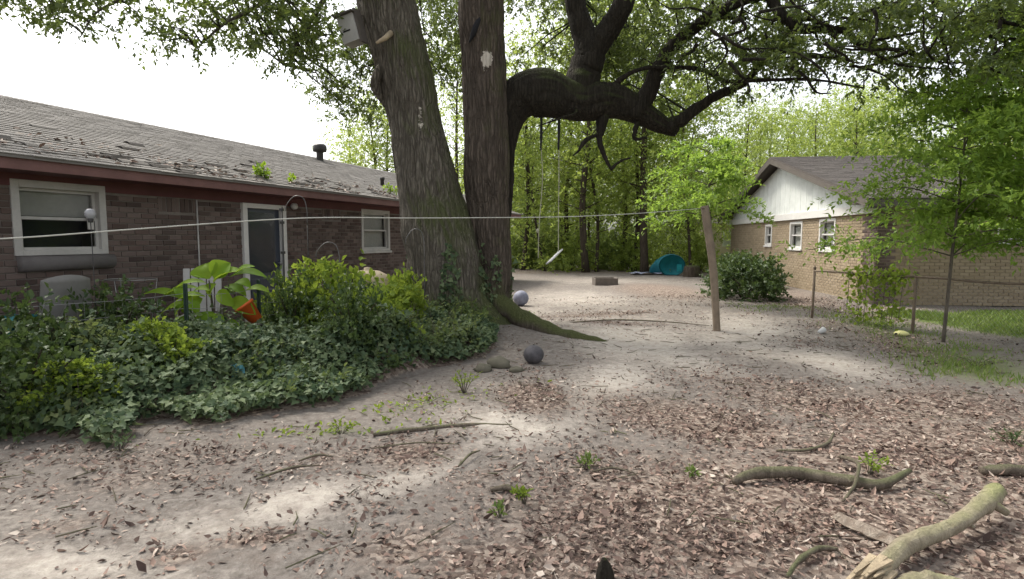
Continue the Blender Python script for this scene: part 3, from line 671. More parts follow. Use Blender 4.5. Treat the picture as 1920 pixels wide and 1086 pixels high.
# ---------------------------------------------------------------- the big oak
oak = thing('oak_tree', 'huge forked oak tree standing between the house and sandy path', 'tree', (-.75, 9.6, 0))
OB = np.array([-.75, 9.6, 0])
def trunk_mesh(name, path, rad, nr, ns, amp, K, seed, flare=0, lob=5):
    P = catmull(path, nr); t = np.linspace(0, len(path)-1, nr); r = np.interp(t, np.arange(len(rad)), rad)
    T = nrm(np.gradient(P, axis=0)); U = np.zeros_like(P); u = np.array([1., 0, 0])
    if abs(T[0, 0]) > .8: u = np.array([0, 0, 1.])
    for i in range(nr):
        u = u-T[i]*u.dot(T[i]); u /= np.linalg.norm(u); U[i] = u
    V = np.cross(T, U); th = np.linspace(0, 2*PI, ns, endpoint=False)
    s = np.concatenate([[0], np.cumsum(np.linalg.norm(np.diff(P, axis=0), axis=1))])
    TH, SS = np.meshgrid(th, s)
    wob = .12*(vn(SS*1.1, SS*0, seed+3)-.5)
    q = TH/(2*PI)*K+ (vn(SS*2.2, TH*0+seed, seed+8)-.5)*1.2
    rid = np.abs(vn(q, SS*1.5, seed, K)-.5)*2; rid2 = np.abs(vn(q*2, SS*3.5, seed+5, 2*K)-.5)*2
    low = vn(TH/(2*PI)*5, SS*.9, seed+9, 5)-.5
    RR = r[:, None]*(1+.16*low+wob)+amp*(rid-.5)+amp*.6*(rid2-.5)
    if flare:
        zz = P[:, 2][:, None]; RR = RR*(1+flare*np.exp(-np.maximum(zz, 0)/.33)*(.45+.55*np.cos(lob*TH+seed)))
    Q = P[:, None]+(U[:, None]*np.cos(TH)[..., None]+V[:, None]*np.sin(TH)[..., None])*RR[..., None]
    i = np.arange(nr*ns).reshape(nr, ns); j = np.roll(i, -1, 1)
    Fq = np.stack([i[:-1], j[:-1], j[1:], i[1:]], -1).reshape(-1, 4)
    return np_mesh(name, Q.reshape(-1, 3)-OB, Fq), P, r
def pxr(w, Y): return w/2*Y/FPX
TD = 9.6
tp = [at(850, 650, TD), at(844, 600, TD), at(840, 560, TD), at(834, 480, TD), at(816, 400, TD), at(796, 300, TD), at(772, 200, TD), at(748, 100, TD), at(720, 0, TD), at(690, -110, 9.7), at(655, -260, 9.8), at(630, -420, 9.9)]
tr = [pxr(w, TD) for w in (215, 176, 154, 136, 122, 110, 100, 98, 108, 92, 70, 45)]
me, PL, RL = trunk_mesh('trunk', tp, tr, 260, 220, .045, 30, 2, .35); link('trunk', me, M['bark'], oak, True)
tp = [at(944, 650, TD+.1), at(932, 610, TD+.1), at(921, 575, TD+.1), at(925, 500, TD+.1), at(916, 400, TD+.1), at(912, 300, TD), at(910, 200, TD), at(905, 100, TD), at(903, 0, TD), at(915, -120, 9.6), at(940, -280, 9.6), at(960, -420, 9.8)]
tr = [pxr(w, TD) for w in (150, 98, 72, 68, 80, 86, 82, 78, 84, 76, 58, 40)]
me, PR, RRr = trunk_mesh('trunk', tp, tr, 260, 170, .036, 22, 11, .3, 4); link('trunk', me, M['bark_red'], oak, True)
tp = [at(930, 590, 9.75), at(930, 480, 9.8), at(940, 380, 9.8), at(948, 290, 9.8), at(958, 225, 9.8), at(978, 186, 9.8), at(1015, 176, 9.8), at(1065, 186, 9.85), at(1115, 190, 9.9), at(1160, 192, 9.95), at(1205, 212, 10), at(1240, 232, 10), at(1270, 246, 10.05)]
tr = [pxr(w, 9.8) for w in (50, 46, 40, 36, 52, 82, 84, 78, 74, 58, 44, 32, 18)]
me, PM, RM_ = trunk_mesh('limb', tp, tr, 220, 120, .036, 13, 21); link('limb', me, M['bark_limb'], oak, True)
BR = []   # (points, radii) of every branch, for twigs
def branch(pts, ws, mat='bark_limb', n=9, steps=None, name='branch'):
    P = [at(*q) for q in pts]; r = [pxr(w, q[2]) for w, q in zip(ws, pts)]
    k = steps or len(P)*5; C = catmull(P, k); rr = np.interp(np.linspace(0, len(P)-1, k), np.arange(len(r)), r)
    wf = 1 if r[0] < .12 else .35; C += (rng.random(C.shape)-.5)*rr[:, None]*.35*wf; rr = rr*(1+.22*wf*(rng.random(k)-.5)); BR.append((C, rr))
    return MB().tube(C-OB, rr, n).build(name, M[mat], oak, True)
branch([(1085, 200, 9.9), (1095, 140, 9.9), (1106, 100, 9.9), (1090, 50, 9.9), (1078, 0, 9.9), (1070, -80, 9.9), (1050, -220, 10)], [70, 62, 56, 42, 38, 32, 18], n=12)
branch([(1100, 130, 9.85), (1115, 90, 9.85), (1142, 55, 9.8), (1168, 10, 9.7), (1195, -60, 9.6), (1240, -180, 9.4)], [50, 46, 42, 38, 32, 16], n=12)
branch([(1185, 215, 9.95), (1212, 180, 9.9), (1232, 135, 9.8), (1258, 92, 9.7), (1312, 44, 9.5), (1385, 4, 9.3), (1450, -14, 9.1), (1560, -40, 8.8), (1700, -60, 8.4)], [40, 34, 28, 25, 22, 20, 17, 14, 8], n=10)
branch([(1440, -8, 9.1), (1465, 28, 9.0), (1498, 52, 8.9), (1545, 54, 8.8), (1585, 58, 8.7), (1612, 82, 8.6), (1660, 72, 8.5), (1735, 58, 8.3)], [20, 20, 18, 14, 12, 9, 6, 4])
branch([(1250, 240, 10.0), (1285, 218, 10.0), (1335, 184, 9.9), (1392, 156, 9.8), (1428, 118, 9.7), (1452, 92, 9.6), (1500, 40, 9.4)], [26, 23, 18, 15, 12, 9, 5])
branch([(1140, 175, 9.9), (1165, 148, 9.8), (1200, 130, 9.7), (1255, 126, 9.6), (1318, 132, 9.5), (1362, 152, 9.4), (1440, 150, 9.2), (1530, 150, 9.0), (1620, 165, 8.8)], [14, 10, 8, 8, 8, 7, 7, 5, 3])
branch([(1130, 200, 9.9), (1128, 235, 9.85), (1124, 262, 9.8), (1133, 292, 9.75), (1147, 320, 9.7)], [30, 20, 11, 9, 4])
branch([(1126, 254, 9.8), (1110, 256, 9.75), (1094, 268, 9.7), (1084, 284, 9.65), (1074, 292, 9.6)], [7, 7, 9, 4, 2])
branch([(1145, 318, 9.7), (1162, 303, 9.7), (1182, 296, 9.7)], [7, 5, 3])
branch([(1196, 220, 9.95), (1191, 245, 9.9), (1190, 260, 9.9), (1212, 259, 9.9)], [12, 9, 7, 4])
branch([(1060, 190, 9.8), (1080, 210, 9.6), (1050, 222, 9.5), (1010, 236, 9.4)], [8, 5, 4, 2])
branch([(1590, 60, 8.7), (1640, 100, 8.5), (1680, 120, 8.3), (1760, 130, 8.1)], [8, 6, 5, 3])
branch([(1470, 110, 9.4), (1500, 105, 9.3), (1530, 104, 9.2), (1600, 115, 9)], [5, 9, 8, 3])
branch([(1700, -60, 8.4), (1760, 10, 8.2), (1810, 40, 8.0), (1870, 40, 7.8), (1960, 60, 7.6)], [12, 10, 8, 7, 5])
branch([(1890, -60, 7.5), (1872, 0, 7.5), (1876, 40, 7.5), (1860, 110, 7.5)], [10, 9, 7, 2])
branch([(715, -20, 9.5), (620, -70, 9.1), (520, -80, 8.7), (400, -60, 8.3), (260, -50, 7.9), (120, -35, 7.5), (-40, -30, 7.2)], [50, 40, 32, 24, 18, 12, 8], 'bark')
branch([(560, -78, 8.8), (520, -20, 8.7), (470, 20, 8.6), (420, 45, 8.5), (370, 90, 8.4)], [14, 10, 7, 5, 3], 'bark')
branch([(640, -60, 9.2), (600, 10, 9.3), (570, 60, 9.4), (530, 120, 9.4)], [14, 10, 7, 4], 'bark')
branch([(280, -50, 8), (230, -5, 7.9), (180, 25, 7.8), (150, 70, 7.7)], [9, 6, 4, 2], 'bark')
branch([(690, -110, 9.7), (760, -160, 9.4), (830, -190, 8.8), (880, -240, 8)], [40, 32, 24, 14], 'bark')
branch([(655, -260, 9.8), (560, -330, 9), (420, -420, 8), (300, -560, 6.5)], [40, 32, 22, 10], 'bark')
branch([(930, -220, 9.6), (1010, -300, 9), (1150, -420, 8), (1300, -600, 6.6)], [40, 32, 22, 10], 'bark_red')
for k in range(46):
    x0, y0 = random.uniform(1280, 1880), random.uniform(-20, 130); Y0 = random.uniform(8, 9.6)-(x0-1300)/900; a = random.choice((0, PI))+random.gauss(.25, .45) if k % 3 else PI/2+random.gauss(0, .5)
    pts_ = [(x0, y0, Y0)]
    for j in range(4): a += random.gauss(0, .45); l_ = random.uniform(18, 42); pts_.append((pts_[-1][0]+l_*math.cos(a), min(175, pts_[-1][1]+l_*math.sin(a)*.6+2), Y0+random.gauss(0, .1)))
    branch(pts_, [5.5, 4.5, 3.5, 2.6, 1.6] if k % 2 else [8, 6, 5, 3.5, 2], n=5, name='twig')
# roots
def root(pts, rad, name='root'):
    C = catmull(pts, 26); r = np.interp(np.linspace(0, len(pts)-1, 26), np.arange(len(rad)), rad)
    C[:, 2] += np.array([GZ(a, b) for a, b, _ in C])
    C[:, :2] += (rng.random((26, 2))-.5)*.06; C[:, 2] -= .25*r; r = r*(1+.25*(rng.random(26)-.5))
    MB().tube(C-OB, r, 14).build(name, M['bark_root'], oak, True)
root([(-.42, 9.62, 1.15), (-.36, 9.58, .75), (-.24, 9.5, .38), (.06, 9.3, .17), (.42, 9.02, .06), (.85, 8.72, .01), (1.25, 8.5, -.02), (1.55, 8.38, -.09)], [.06, .12, .165, .165, .145, .115, .085, .05])
root([(-.75, 9.5, .5), (-.8, 8.9, .05), (-.9, 8.3, -.12)], [.2, .18, .1])
root([(-.2, 9.75, .3), (.1, 9.95, .03), (.5, 10.1, -.12)], [.15, .1, .05])
# broken stub and knot on the left trunk
C = [at(733, 62, 9.18), at(722, 72, 9.05), at(706, 81, 8.98)]; MB().tube([c-OB for c in C], [.045, .038, .02], 8).build('broken_stub', M['split_wood'], oak, True)
C = catmull([at(722, 105, 9.45), at(708, 140, 9.4), at(705, 165, 9.42), at(725, 205, 9.5)], 14); MB().tube(C-OB, np.interp(np.linspace(0, 3, 14), [0, 1, 2, 3], [.02, .085, .08, .02]), 12).build('knot', M['bark'], oak, True)
C = catmull([at(902, 28, 9.27), at(892, 52, 9.27), at(880, 80, 9.28)], 10); MB().tube(C-OB, [.01, .025, .04, .045, .05, .05, .045, .035, .02, .01], 8).build('hollow_scar', M['dark'], oak, True)
# crown: clumps of leaf sprays
CL = []
def region(x0, y0, x1, y1, Ya, Yb, n, rad=.42, holes=()):
    k = 0
    while k < n:
        px, py = random.uniform(x0, x1), random.uniform(y0, y1)
        if any(((px-h[0])/h[2])**2+((py-h[1])/h[3])**2 < 1 for h in holes) and random.random() < .88: k += .25; continue
        CL.append((at(px, py, random.uniform(Ya, Yb)), rad*random.uniform(.6, 1.25))); k += 1
HL = [(1560, 190, 150, 40), (1640, 150, 70, 45), (1300, 165, 45, 30), (1330, 215, 60, 40), (1000, 60, 40, 50), (1180, 150, 25, 20)]
region(-40, -40, 120, 8, 7.2, 8, 11, .30); region(90, -20, 190, 55, 7.4, 8.2, 12, .26); region(180, -30, 330, 22, 7.6, 8.4, 10, .28); region(290, 10, 400, 95, 7.9, 8.6, 13, .28)
region(380, -40, 610, 40, 8.2, 9.6, 26, .34); region(440, 30, 615, 95, 8.4, 9.8, 22, .32); region(470, 90, 640, 125, 8.6, 9.6, 5, .24); region(600, 20, 740, 180, 10.6, 12.5, 34, .5)
region(620, 150, 720, 215, 11, 12.5, 8, .36)
region(780, -20, 880, 210, 11.2, 13.5, 34, .5)
region(945, -30, 1230, 130, 10.4, 13, 50, .5, HL); region(1120, 100, 1250, 200, 10.6, 12, 12, .4, HL)
region(1220, -30, 1480, 110, 8.8, 12, 50, .42, HL); region(1250, 90, 1480, 175, 9, 11.5, 22, .36, HL)
region(1460, -30, 1720, 130, 8.0, 10.5, 42, .42, HL); region(1480, 110, 1720, 175, 8.2, 10, 11, .34, HL)
region(1700, -30, 1960, 110, 7.0, 9.2, 36, .40); region(1720, 100, 1960, 170, 7.2, 9, 8, .34)
region(1000, 240, 1240, 262, 10.5, 11.5, 3, .2)
inframe = len(CL)
SUN_GAPS = [(-3.5, 7.0, 1.0, 1.3), (-2.2, 7.6, .9, 1.2), (1.6, 8.4, .1, 1.5), (6.5, 8.6, 2.5, 1.8), (8., 8.8, 3, 1.5), (4.4, 13.5, 3, 1.5), (4.4, 8.2, .1, 1.0), (1.8, 12, 0, 2.0)]  # spots where the unseen crown is left open so sun gets through
for k in range(330):                      # unseen rest of the crown, shaped to shade the foreground and light chosen spots
    a, r = random.uniform(0, 2*PI), 8.8*math.sqrt(random.random()); x, y = -.6+r*math.cos(a), 8.2+r*math.sin(a)
    z = 6.2+4.6*math.sqrt(max(0, 1-(r/9.2)**2))*random.uniform(.35, 1)
    if y < .3: continue
    px, py = proj(np.array([x]), np.array([y]), np.array([z]))
    if py[0] > -70 and y > 1: continue
    hit = False
    for (a_, b_, c_, r_) in SUN_GAPS:
        t_ = (z-c_)/sv.z; hit |= math.hypot(x-(a_+sv.x*t_), y-(b_+sv.y*t_)) < r_
    gxs, gys = x-sv.x*z/sv.z, y-sv.y*z/sv.z
    if hit or (gys > 6.5 and random.random() < .5): continue
    CL.append((np.array([x, y, z]), random.uniform(.45, .8)))
BP = np.vstack([c for c, _ in BR]+[PL[140:], PR[140:]])
tw = MB(); O_, A_, L_ = [], [], []
for i, (c, r) in enumerate(CL):
    d = np.linalg.norm(BP-c, axis=1); j = d.argmin(); b = BP[j]
    mid = (b+c)/2+np.array([0, 0, .12*d[j]])+rng.normal(size=3)*.08*d[j]
    tw.tube([b-OB, mid-OB, c-OB], [.012+.006*d[j], .012, .006], 4, False)
    ns = int((19 if i < inframe else 13)*(r/.42)**1.6)
    q = rng.normal(size=(ns, 3))*np.array([1, 1, .62])*r*.42; q += c
    O_.append(q); A_.append(nrm((q-c)*1.0+rng.normal(size=(ns, 3))*r*.5+np.array([0, 0, -.06]))); L_.append(rng.uniform(.14, .30, ns))
    for e in q[::7]: tw.tube([c-OB, (c+e)/2-OB+rng.normal(size=3)*.03, e-OB], [.006, .004, .003], 3, False)
tag(tw.build('twigs', M['bark_limb'], oak), None, None, None, 'stuff')
O_, A_, L_ = np.vstack(O_), np.vstack(A_), np.concatenate(L_)
P, D, N = sprays(O_, A_, L_, 12, .08)
n = len(P); Lf = rng.uniform(.045, .095, n)
me = leaves('crown', P-OB, D, N, Lf, Lf*rng.uniform(.38, .55, n), curl=rng.uniform(-.15, .1, n)); tag(link('crown', me, M['oak_leaf'], oak), None, None, None, 'stuff')

# birdhouse on the left trunk
c = at(660, 58, 9.25); bhs = thing('birdhouse', 'grey board birdhouse nailed high on the left side of the oak trunk', 'birdhouse', c)
rm = Matrix.Rotation(R(-14), 3, 'Y') @ Matrix.Rotation(R(-16), 3, 'Z')
MB().box((0, 0, 0), (.27, .26, .40), rm).build('body', M['birdhouse'], bhs, bevel=.004)
MB().box(rm @ Vector((0, -.02, .215)), (.33, .34, .022), rm).build('roof', M['brown_trim'], bhs)
MB().box(rm @ Vector((-.02, -.132, -.03)), (.12, .012, .02), rm).build('entrance_slot', M['dark'], bhs)
MB().box(rm @ Vector((.155, .0, .02)), (.03, .2, .5), rm).build('mounting_board', M['brown_trim'], bhs)

# ---------------------------------------------------------------- trees: generic builder with shared meshes
def tree_meshes(h, cr, base, nclump, leaf, nspr, seed, trunk_r, lean=.4, squash=1.0, matl='woods_leaf', low=0.0):
    r0 = np.random.default_rng(seed); rr = random.Random(seed)
    top = np.array([rr.uniform(-lean, lean), rr.uniform(-lean, lean), h*.86])
    path = catmull([np.zeros(3)-np.array([0, 0, .15]), top*.3+r0.normal(size=3)*.10*np.array([1, 1, 0]), top*.65+r0.normal(size=3)*.16*np.array([1, 1, 0]), top], 18)
    mb = MB(); mb.tube(path, np.interp(np.linspace(0, 1, 18), [0, .05, .5, 1], [trunk_r*1.25, trunk_r, trunk_r*.7, trunk_r*.2]), 8)
    O, A, L = [], [], []
    for k in range(nclump):
        f = base+(1-base)*(k+.5)/nclump; z = h*f
        if rr.random() < low: z = h*rr.uniform(base*.25, base)
        sh = math.sin(PI*min(1, max(.08, (f-base)/(1-base)*.85+.18)))**.7
        a = k*2.4+rr.uniform(-.5, .5); r = cr*sh*rr.uniform(.35, 1)
        i = min(17, int(17*min(z/h/.86*.88, 1))); b = path[i]
        c = np.array([b[0]+r*math.cos(a), b[1]+r*math.sin(a), z+rr.uniform(-.2, .35)])
        mb.tube([b, (b+c)/2+np.array([0, 0, -.16*r]), c+np.array([0, 0, .1])], [trunk_r*.28*(1-f)+.014, .012, .005], 5, False)
        cs = cr*rr.uniform(.26, .62)
        q = r0.normal(size=(nspr, 3))*np.array([1, 1, .6*squash])*cs*.6+c
        O.append(q); A.append(nrm((q-c)+r0.normal(size=(nspr, 3))*cs*.5)); L.append(r0.uniform(.25, .55, nspr)*leaf/.16)
    P, D, N = sprays(np.vstack(O), np.vstack(A), np.concatenate(L), 8, leaf)
    n = len(P); Lf = rng.uniform(.65, 1.15, n)*leaf
    cm = leaves('crown', P, D, N, Lf, Lf*rng.uniform(.42, .6, n)); cm.materials.append(M[matl])
    tm = bpy.data.meshes.new('trunk'); tm.from_pydata(mb.v, [], mb.f); tm.materials.append(M['bark_wood']); tm.polygons.foreach_set('use_smooth', np.ones(len(tm.polygons), bool))
    return tm, cm
def put_tree(name, label, cat, meshes, x, y, s=1, rz=0, group=None, sz=None):
    o = thing(name, label, cat, (x, y, GZ(x, y)), rz, group); o.scale = (s, s, sz or s)
    link('trunk', meshes[0], None, o); link('crown', meshes[1], None, o); return o
VT = [tree_meshes(12.5, 3.0, .2, 40, .16, 27, 101, .13, lean=.7), tree_meshes(11, 2.6, .24, 36, .16, 27, 102, .10, lean=.9, low=.15), tree_meshes(13.5, 3.2, .3, 40, .17, 27, 103, .19, lean=.4),
      tree_meshes(9, 2.5, .15, 32, .15, 32, 104, .06, lean=1.1, low=.2), tree_meshes(14, 3.7, .26, 46, .19, 27, 105, .18, lean=.6)]
VD = [tree_meshes(12, 3.0, .26, 38, .16, 28, 111, .15, lean=.8, matl='woods_dark'), tree_meshes(10, 2.7, .2, 36, .15, 28, 112, .10, lean=1., matl='woods_dark', low=.15)]
G1 = 'slender trees along the front of the woods'
front = [(1022, 27, 3, .95, 'slender pale-leaved tree behind the hanging swing rope'), (1066, 29, 0, .95, 'leafy tree rising behind the empty ground right of the swing'), (1099, 26, 2, .9, 'dark straight trunked tree left of the grey box'),
         (1119, 26.5, 1, .9, 'thinner trunked tree close beside a thick dark trunk'), (1162, 28, 1, 1., 'medium woodland tree behind the grey box'), (1190, 27, 0, .92, 'woodland tree left of the thickest dark trunk'),
         (1210, 25.5, 2, 1.0, 'woodland tree with thick dark trunk beside the teal tent'), (1252, 29, 3, 1.1, 'small bushy woodland tree directly behind the teal tent'), (1297, 25, 1, .85, 'thin woodland tree just left of the clothesline post'),
         (1316, 27, 3, 1.05, 'leaning thin tree behind the clothesline post'), (980, 28, 0, .9, 'bright leafed tree beside the end of the brown house'), (1385, 29.5, 4, .82, 'broad tree behind the left corner of the tan house'), (1440, 33, 0, .95, 'tall tree above the tan house gable'), (1530, 32, 4, .85, 'wide tree behind the tan house roof')]
for px, Yd, v, s, lab in front:
    q = at(px, 447, Yd); put_tree('woods_tree', lab, 'tree', VT[v], q[0], Yd, s*(.74 if px > 1350 else .85 if px > 1280 else 1), random.uniform(0, 6.3), G1)
G2 = 'trees further back in the woods'; rr = random.Random(5)
k = 0
for Yd, x0, x1, st in ((34, 930, 1330, 62), (41, 915, 1380, 62), (50, 900, 1900, 66), (62, 880, 1950, 70), (37, 1410, 1940, 58), (44, 1410, 1940, 62)):
    px = x0
    while px < x1:
        q = at(px+rr.uniform(-18, 18), 447, Yd+rr.uniform(-2.5, 2.5)); m_ = rr.choice(VT[:5]+VD)
        if not (Yd < 46 and (1328 < px < 1400 or 1215 < px < 1262)):
            put_tree('woods_tree', 'woodland tree deep behind the front row of trunks', 'tree', m_, q[0], q[1], rr.uniform(.85, 1.15)*(.76 if px > 1290 else .95), rr.uniform(0, 6.3), G2)
        px += st
for px, Yd, v, s, lab in ((1600, 30, 4, .9, 'tall tree behind the ridge of the tan house'), (1690, 31, 0, 1., 'bushy tree rising right of the tan house ridge'), (1790, 30, 2, .95, 'large tree behind the sapling on the right'), (1880, 29, 4, .9, 'large tree at the right edge behind the tan house')):
    q = at(px, 447, Yd); put_tree('background_tree', lab, 'tree', VT[v], q[0], Yd, s*.70, rr.uniform(0, 6), 'trees behind the tan house')
LT = tree_meshes(8.6, 1.9, .3, 40, .15, 20, 121, .14)
for px, Yd, s, lab in ((690, 29, .98, 'pale green tree rising behind the brown house roof'), (650, 33, .86, 'second pale tree behind the roof vent'), (742, 30, .95, 'pale tree behind the roof beside the oak trunk')):
    q = at(px, 447, Yd); put_tree('background_tree', lab, 'tree', LT, q[0], Yd, s, rr.uniform(0, 6), 'trees behind the brown house')
for px, Yd, v, s, lab in ((845, 30, 0, .95, 'leafy tree seen through the gap between the oak trunks'), (900, 33, 2, .9, 'tree hidden mostly behind the right oak trunk')):
    q = at(px, 447, Yd); put_tree('background_tree', lab, 'tree', VT[v], q[0], Yd, s, rr.uniform(0, 6), 'trees behind the brown house')
# shrubs
def shrub_meshes(rx, ry, h, n, leaf, seed, matl, shell=.6):
    r0 = np.random.default_rng(seed); v = nrm(r0.normal(size=(n, 3))); v[:, 2] = np.abs(v[:, 2])
    rad = (shell+(1-shell)*r0.random(n))*(.72+.5*vn(v[:, 0]*2.5+9, v[:, 1]*2.5+v[:, 2]*2+9, seed)); q = v*rad[:, None]*np.array([rx, ry, h])
    P, D, N = sprays(q, nrm(v+r0.normal(size=(n, 3))*.6), r0.uniform(.12, .3, n)*leaf/.08, 8, leaf)
    P[:, 2] = np.maximum(P[:, 2], .02); m = len(P); Lf = rng.uniform(.65, 1.2, m)*leaf
    cm = leaves('foliage', P, D, N, Lf, Lf*rng.uniform(.55, .85, m), rich=leaf < .09 and n < 600); cm.materials.append(M[matl])
    mb = MB()
    for k in range(9):
        a = k*.7+.3; e = (rx*.75*math.cos(a), ry*.75*math.sin(a), h*(.35+.5*((k*37) % 10)/10)); mb.tube([(.04*math.cos(a), .04*math.sin(a), -.05), (e[0]*.4, e[1]*.4, e[2]*.6), e], [.02, .014, .006], 5, False)
    tm = bpy.data.meshes.new('stems'); tm.from_pydata(mb.v, [], mb.f); tm.materials.append(M['bark_wood'])
    return tm, cm
def put_shrub(name, label, cat, ms, x, y, s=(1, 1, 1), rz=0, group=None):
    o = thing(name, label, cat, (x, y, GZ(x, y)), rz, group); o.scale = s; link('stems', ms[0], None, o); link('foliage', ms[1], None, o); return o
US = [shrub_meshes(1.3, 1.0, 2.2, 330, .15, 31, 'woods_dark', .45), shrub_meshes(1.2, 1.0, 1.7, 260, .14, 32, 'woods_leaf', .45)]
px = 950; k = 0
while px < 1320:
    q = at(px, 447, 27+rr.uniform(-.8, 3.5)); s = rr.uniform(.6, 1.1)
    if not 1215 < px < 1300: put_shrub('woods_shrub', 'shadowy undergrowth bush among the woodland trunks', 'bush', US[0 if k % 3 else 1], q[0], q[1], (s, s, s*rr.uniform(.8, 1.3)), rr.uniform(0, 6), 'undergrowth bushes in the woods')
    px += 40; k += 1
for px in range(930, 1900, 46):
    q = at(px, 447, 42+rr.uniform(-5, 9)); s = rr.uniform(1., 1.6)
    if not (1225 < px < 1275 or 1325 < px < 1400): put_shrub('woods_shrub', 'shadowy undergrowth bush among the woodland trunks', 'bush', US[k % 2], q[0], q[1], (s, s, s), rr.uniform(0, 6), 'undergrowth bushes in the woods')
    k += 1
SH = shrub_meshes(.86, .9, .98, 560, .10, 41, 'shrub_leaf', .5)
q = ground_pt(1424, 566); put_shrub('shrub', 'dense dark green shrub in front of the tan gable wall', 'shrub', SH, q[0], q[1]+.9, (1, 1, 1))
put_shrub('shrub', 'low dark shrub at the far left corner of the tan wall', 'shrub', SH, q[0]+1.2, q[1]+4.2, (1, 1.1, .95), 2)
BS = shrub_meshes(.72, .6, .85, 420, .085, 42, 'bright_leaf', .5)
put_shrub('shrub', 'bright yellow-green leafy shrub against the oak behind the wire fence', 'shrub', BS, -2.25, 7.7, (1.05, 1, 1.22))
put_shrub('shrub', 'smaller sunlit shrub between the oak trunk and the domed stone', 'shrub', BS, -1.55, 8.35, (.6, .55, 1.02), 1.4)
put_shrub('shrub', 'low bright shrub sprawling below the domed stone', 'shrub', BS, -1.85, 7.15, (.95, .75, .85), 2.4)
put_shrub('shrub', 'light leafy bush in front of the doorway', 'shrub', BS, -3.1, 8.0, (.62, .5, 1.08), 3.3)
DS = shrub_meshes(.6, .55, .8, 320, .07, 43, 'shrub_leaf', .4)
put_shrub('shrub', 'dusky shrub at the left edge behind the ivy', 'shrub', DS, -3.85, 4.55, (.8, .7, .95), .5)
put_shrub('shrub', 'dark bush behind the orange pot', 'shrub', DS, -2.75, 7.3, (.7, .65, 1.12), 1.5)
put_shrub('shrub', 'greyish leafy mound under the wire hoop', 'shrub', DS, -4.15, 6.1, (1.1, .7, .98), 2.5)

put_shrub('shrub', 'tangled bush at the far left in front of the dark garden chair', 'shrub', DS, -4.35, 5.05, (.85, .8, 1.05), 4.1)
put_shrub('shrub', 'dark leafy clump in front of the lowest bright shrub', 'shrub', DS, -1.75, 6.35, (.75, .65, .95), 5.2)
put_shrub('shrub', 'olive weedy clump rising from the middle of the ivy', 'shrub', BS, -3.3, 5.5, (.55, .5, .62), 5.9)
put_shrub('shrub', 'ragged olive clump low in the ivy near its left edge', 'shrub', BS, -3.55, 4.75, (.5, .45, .42), 1.1)
# young bright tree behind the post, sapling on the fence line
def sapling_meshes(h, r, base, nb, leaf, seed, spr, tr, flat=.3):
    r0 = np.random.default_rng(seed); rr_ = random.Random(seed); mb = MB()
    path = catmull([np.array([0, 0, -.1]), np.array([.06, .0, h*.33]), np.array([.17, .03, h*.66]), np.array([.22, .05, h])], 16)
    mb.tube(path, np.linspace(tr, tr*.25, 16), 8); O, A, L = [], [], []
    for k in range(nb):
        f = base+(1-base)*k/nb; b = path[min(15, int(f*15))]; a = k*2.4+rr_.uniform(-.4, .4); l = r*(1.05-.55*(f-base)/(1-base))*rr_.uniform(.6, 1.1)
        e = b+np.array([math.cos(a)*l, math.sin(a)*l, l*rr_.uniform(-.05, flat)]); m_ = (b+e)/2+np.array([0, 0, .12*l])
        C = catmull([b, m_, e], 8); mb.tube(C, np.linspace(tr*.4, .004, 8), 5, False)
        for c in C[2:]:
            q = c+r0.normal(size=(spr, 3))*np.array([.10, .10, .05])*l; O.append(q); d = nrm(r0.normal(size=(spr, 3))*np.array([1, 1, .35])+nrm(e-b)*.8); A.append(d); L.append(r0.uniform(.22, .42, spr))
    P, D, N = sprays(np.vstack(O), np.vstack(A), np.concatenate(L), 9, leaf, droop=.35); n = len(P); Lf = rng.uniform(.7, 1.15, n)*leaf
    N = nrm(N*.6+np.array([0, 0, .8])); cm = leaves('crown', P, D, N, Lf, Lf*rng.uniform(.4, .52, n)); cm.materials.append(M['sap_leaf'])
    tm = bpy.data.meshes.new('trunk'); tm.from_pydata(mb.v, [], mb.f); tm.materials.append(M['bark_grey']); tm.polygons.foreach_set('use_smooth', np.ones(len(tm.polygons), bool))
    return tm, cm
YT = sapling_meshes(3.7, 1.4, .54, 20, .12, 51, 5, .04, .12)
q = at(1341, 447, 13.5); put_tree('young_tree', 'young bright green tree directly behind the clothesline post', 'tree', YT, q[0], 13.5, 1.0, 3.1)
q = ground_pt(1768, 641); SPX, SPY = q[0], q[1]
ST = sapling_meshes(3.8, 1.7, .34, 30, .10, 52, 6, .027, .15)
put_tree('sapling', 'leafy sapling on the fence line in front of the tan house', 'tree', ST, SPX, SPY, 1.0, .2)
S2 = sapling_meshes(5.0, 2.2, .32, 44, .11, 53, 10, .05, .1)
put_tree('sapling', 'second taller sapling at the right edge near the lawn', 'tree', S2, 7.75, 8.4, 1.0, 2.2)
# pale vine hanging on the fence
v0 = ground_pt(1665, 590); P_, D_, N_ = [], [], []
vine = thing('fence_vine', 'pale green vine hanging over the chain link fence rail', 'vine', (0, 0, 0))
mv = MB()
for k in range(9):
    x, y = 5.95+.12*k*.384+random.uniform(-.05, .05), 10.35-.12*k*.923
    C = catmull([(x, y, .15), (x+.03, y, .55), (x+.02, y-.04, .92), (x+random.uniform(-.2, .2), y-.12, .80)], 10); mv.tube(C, .006, 4, False)
    for c in C: 
        for j in range(7): P_.append(c+rng.normal(size=3)*.07); D_.append(rng.normal(size=3)+np.array([0, 0, -.3])); N_.append(rng.normal(size=3)*.5+np.array([-.3, -.6, .5]))
mv.build('stems', M['bark_grey'], vine); link('foliage', leaves('foliage', np.array(P_), np.array(D_), np.array(N_), .085, .055, rich=True), M['bright_leaf'], vine)

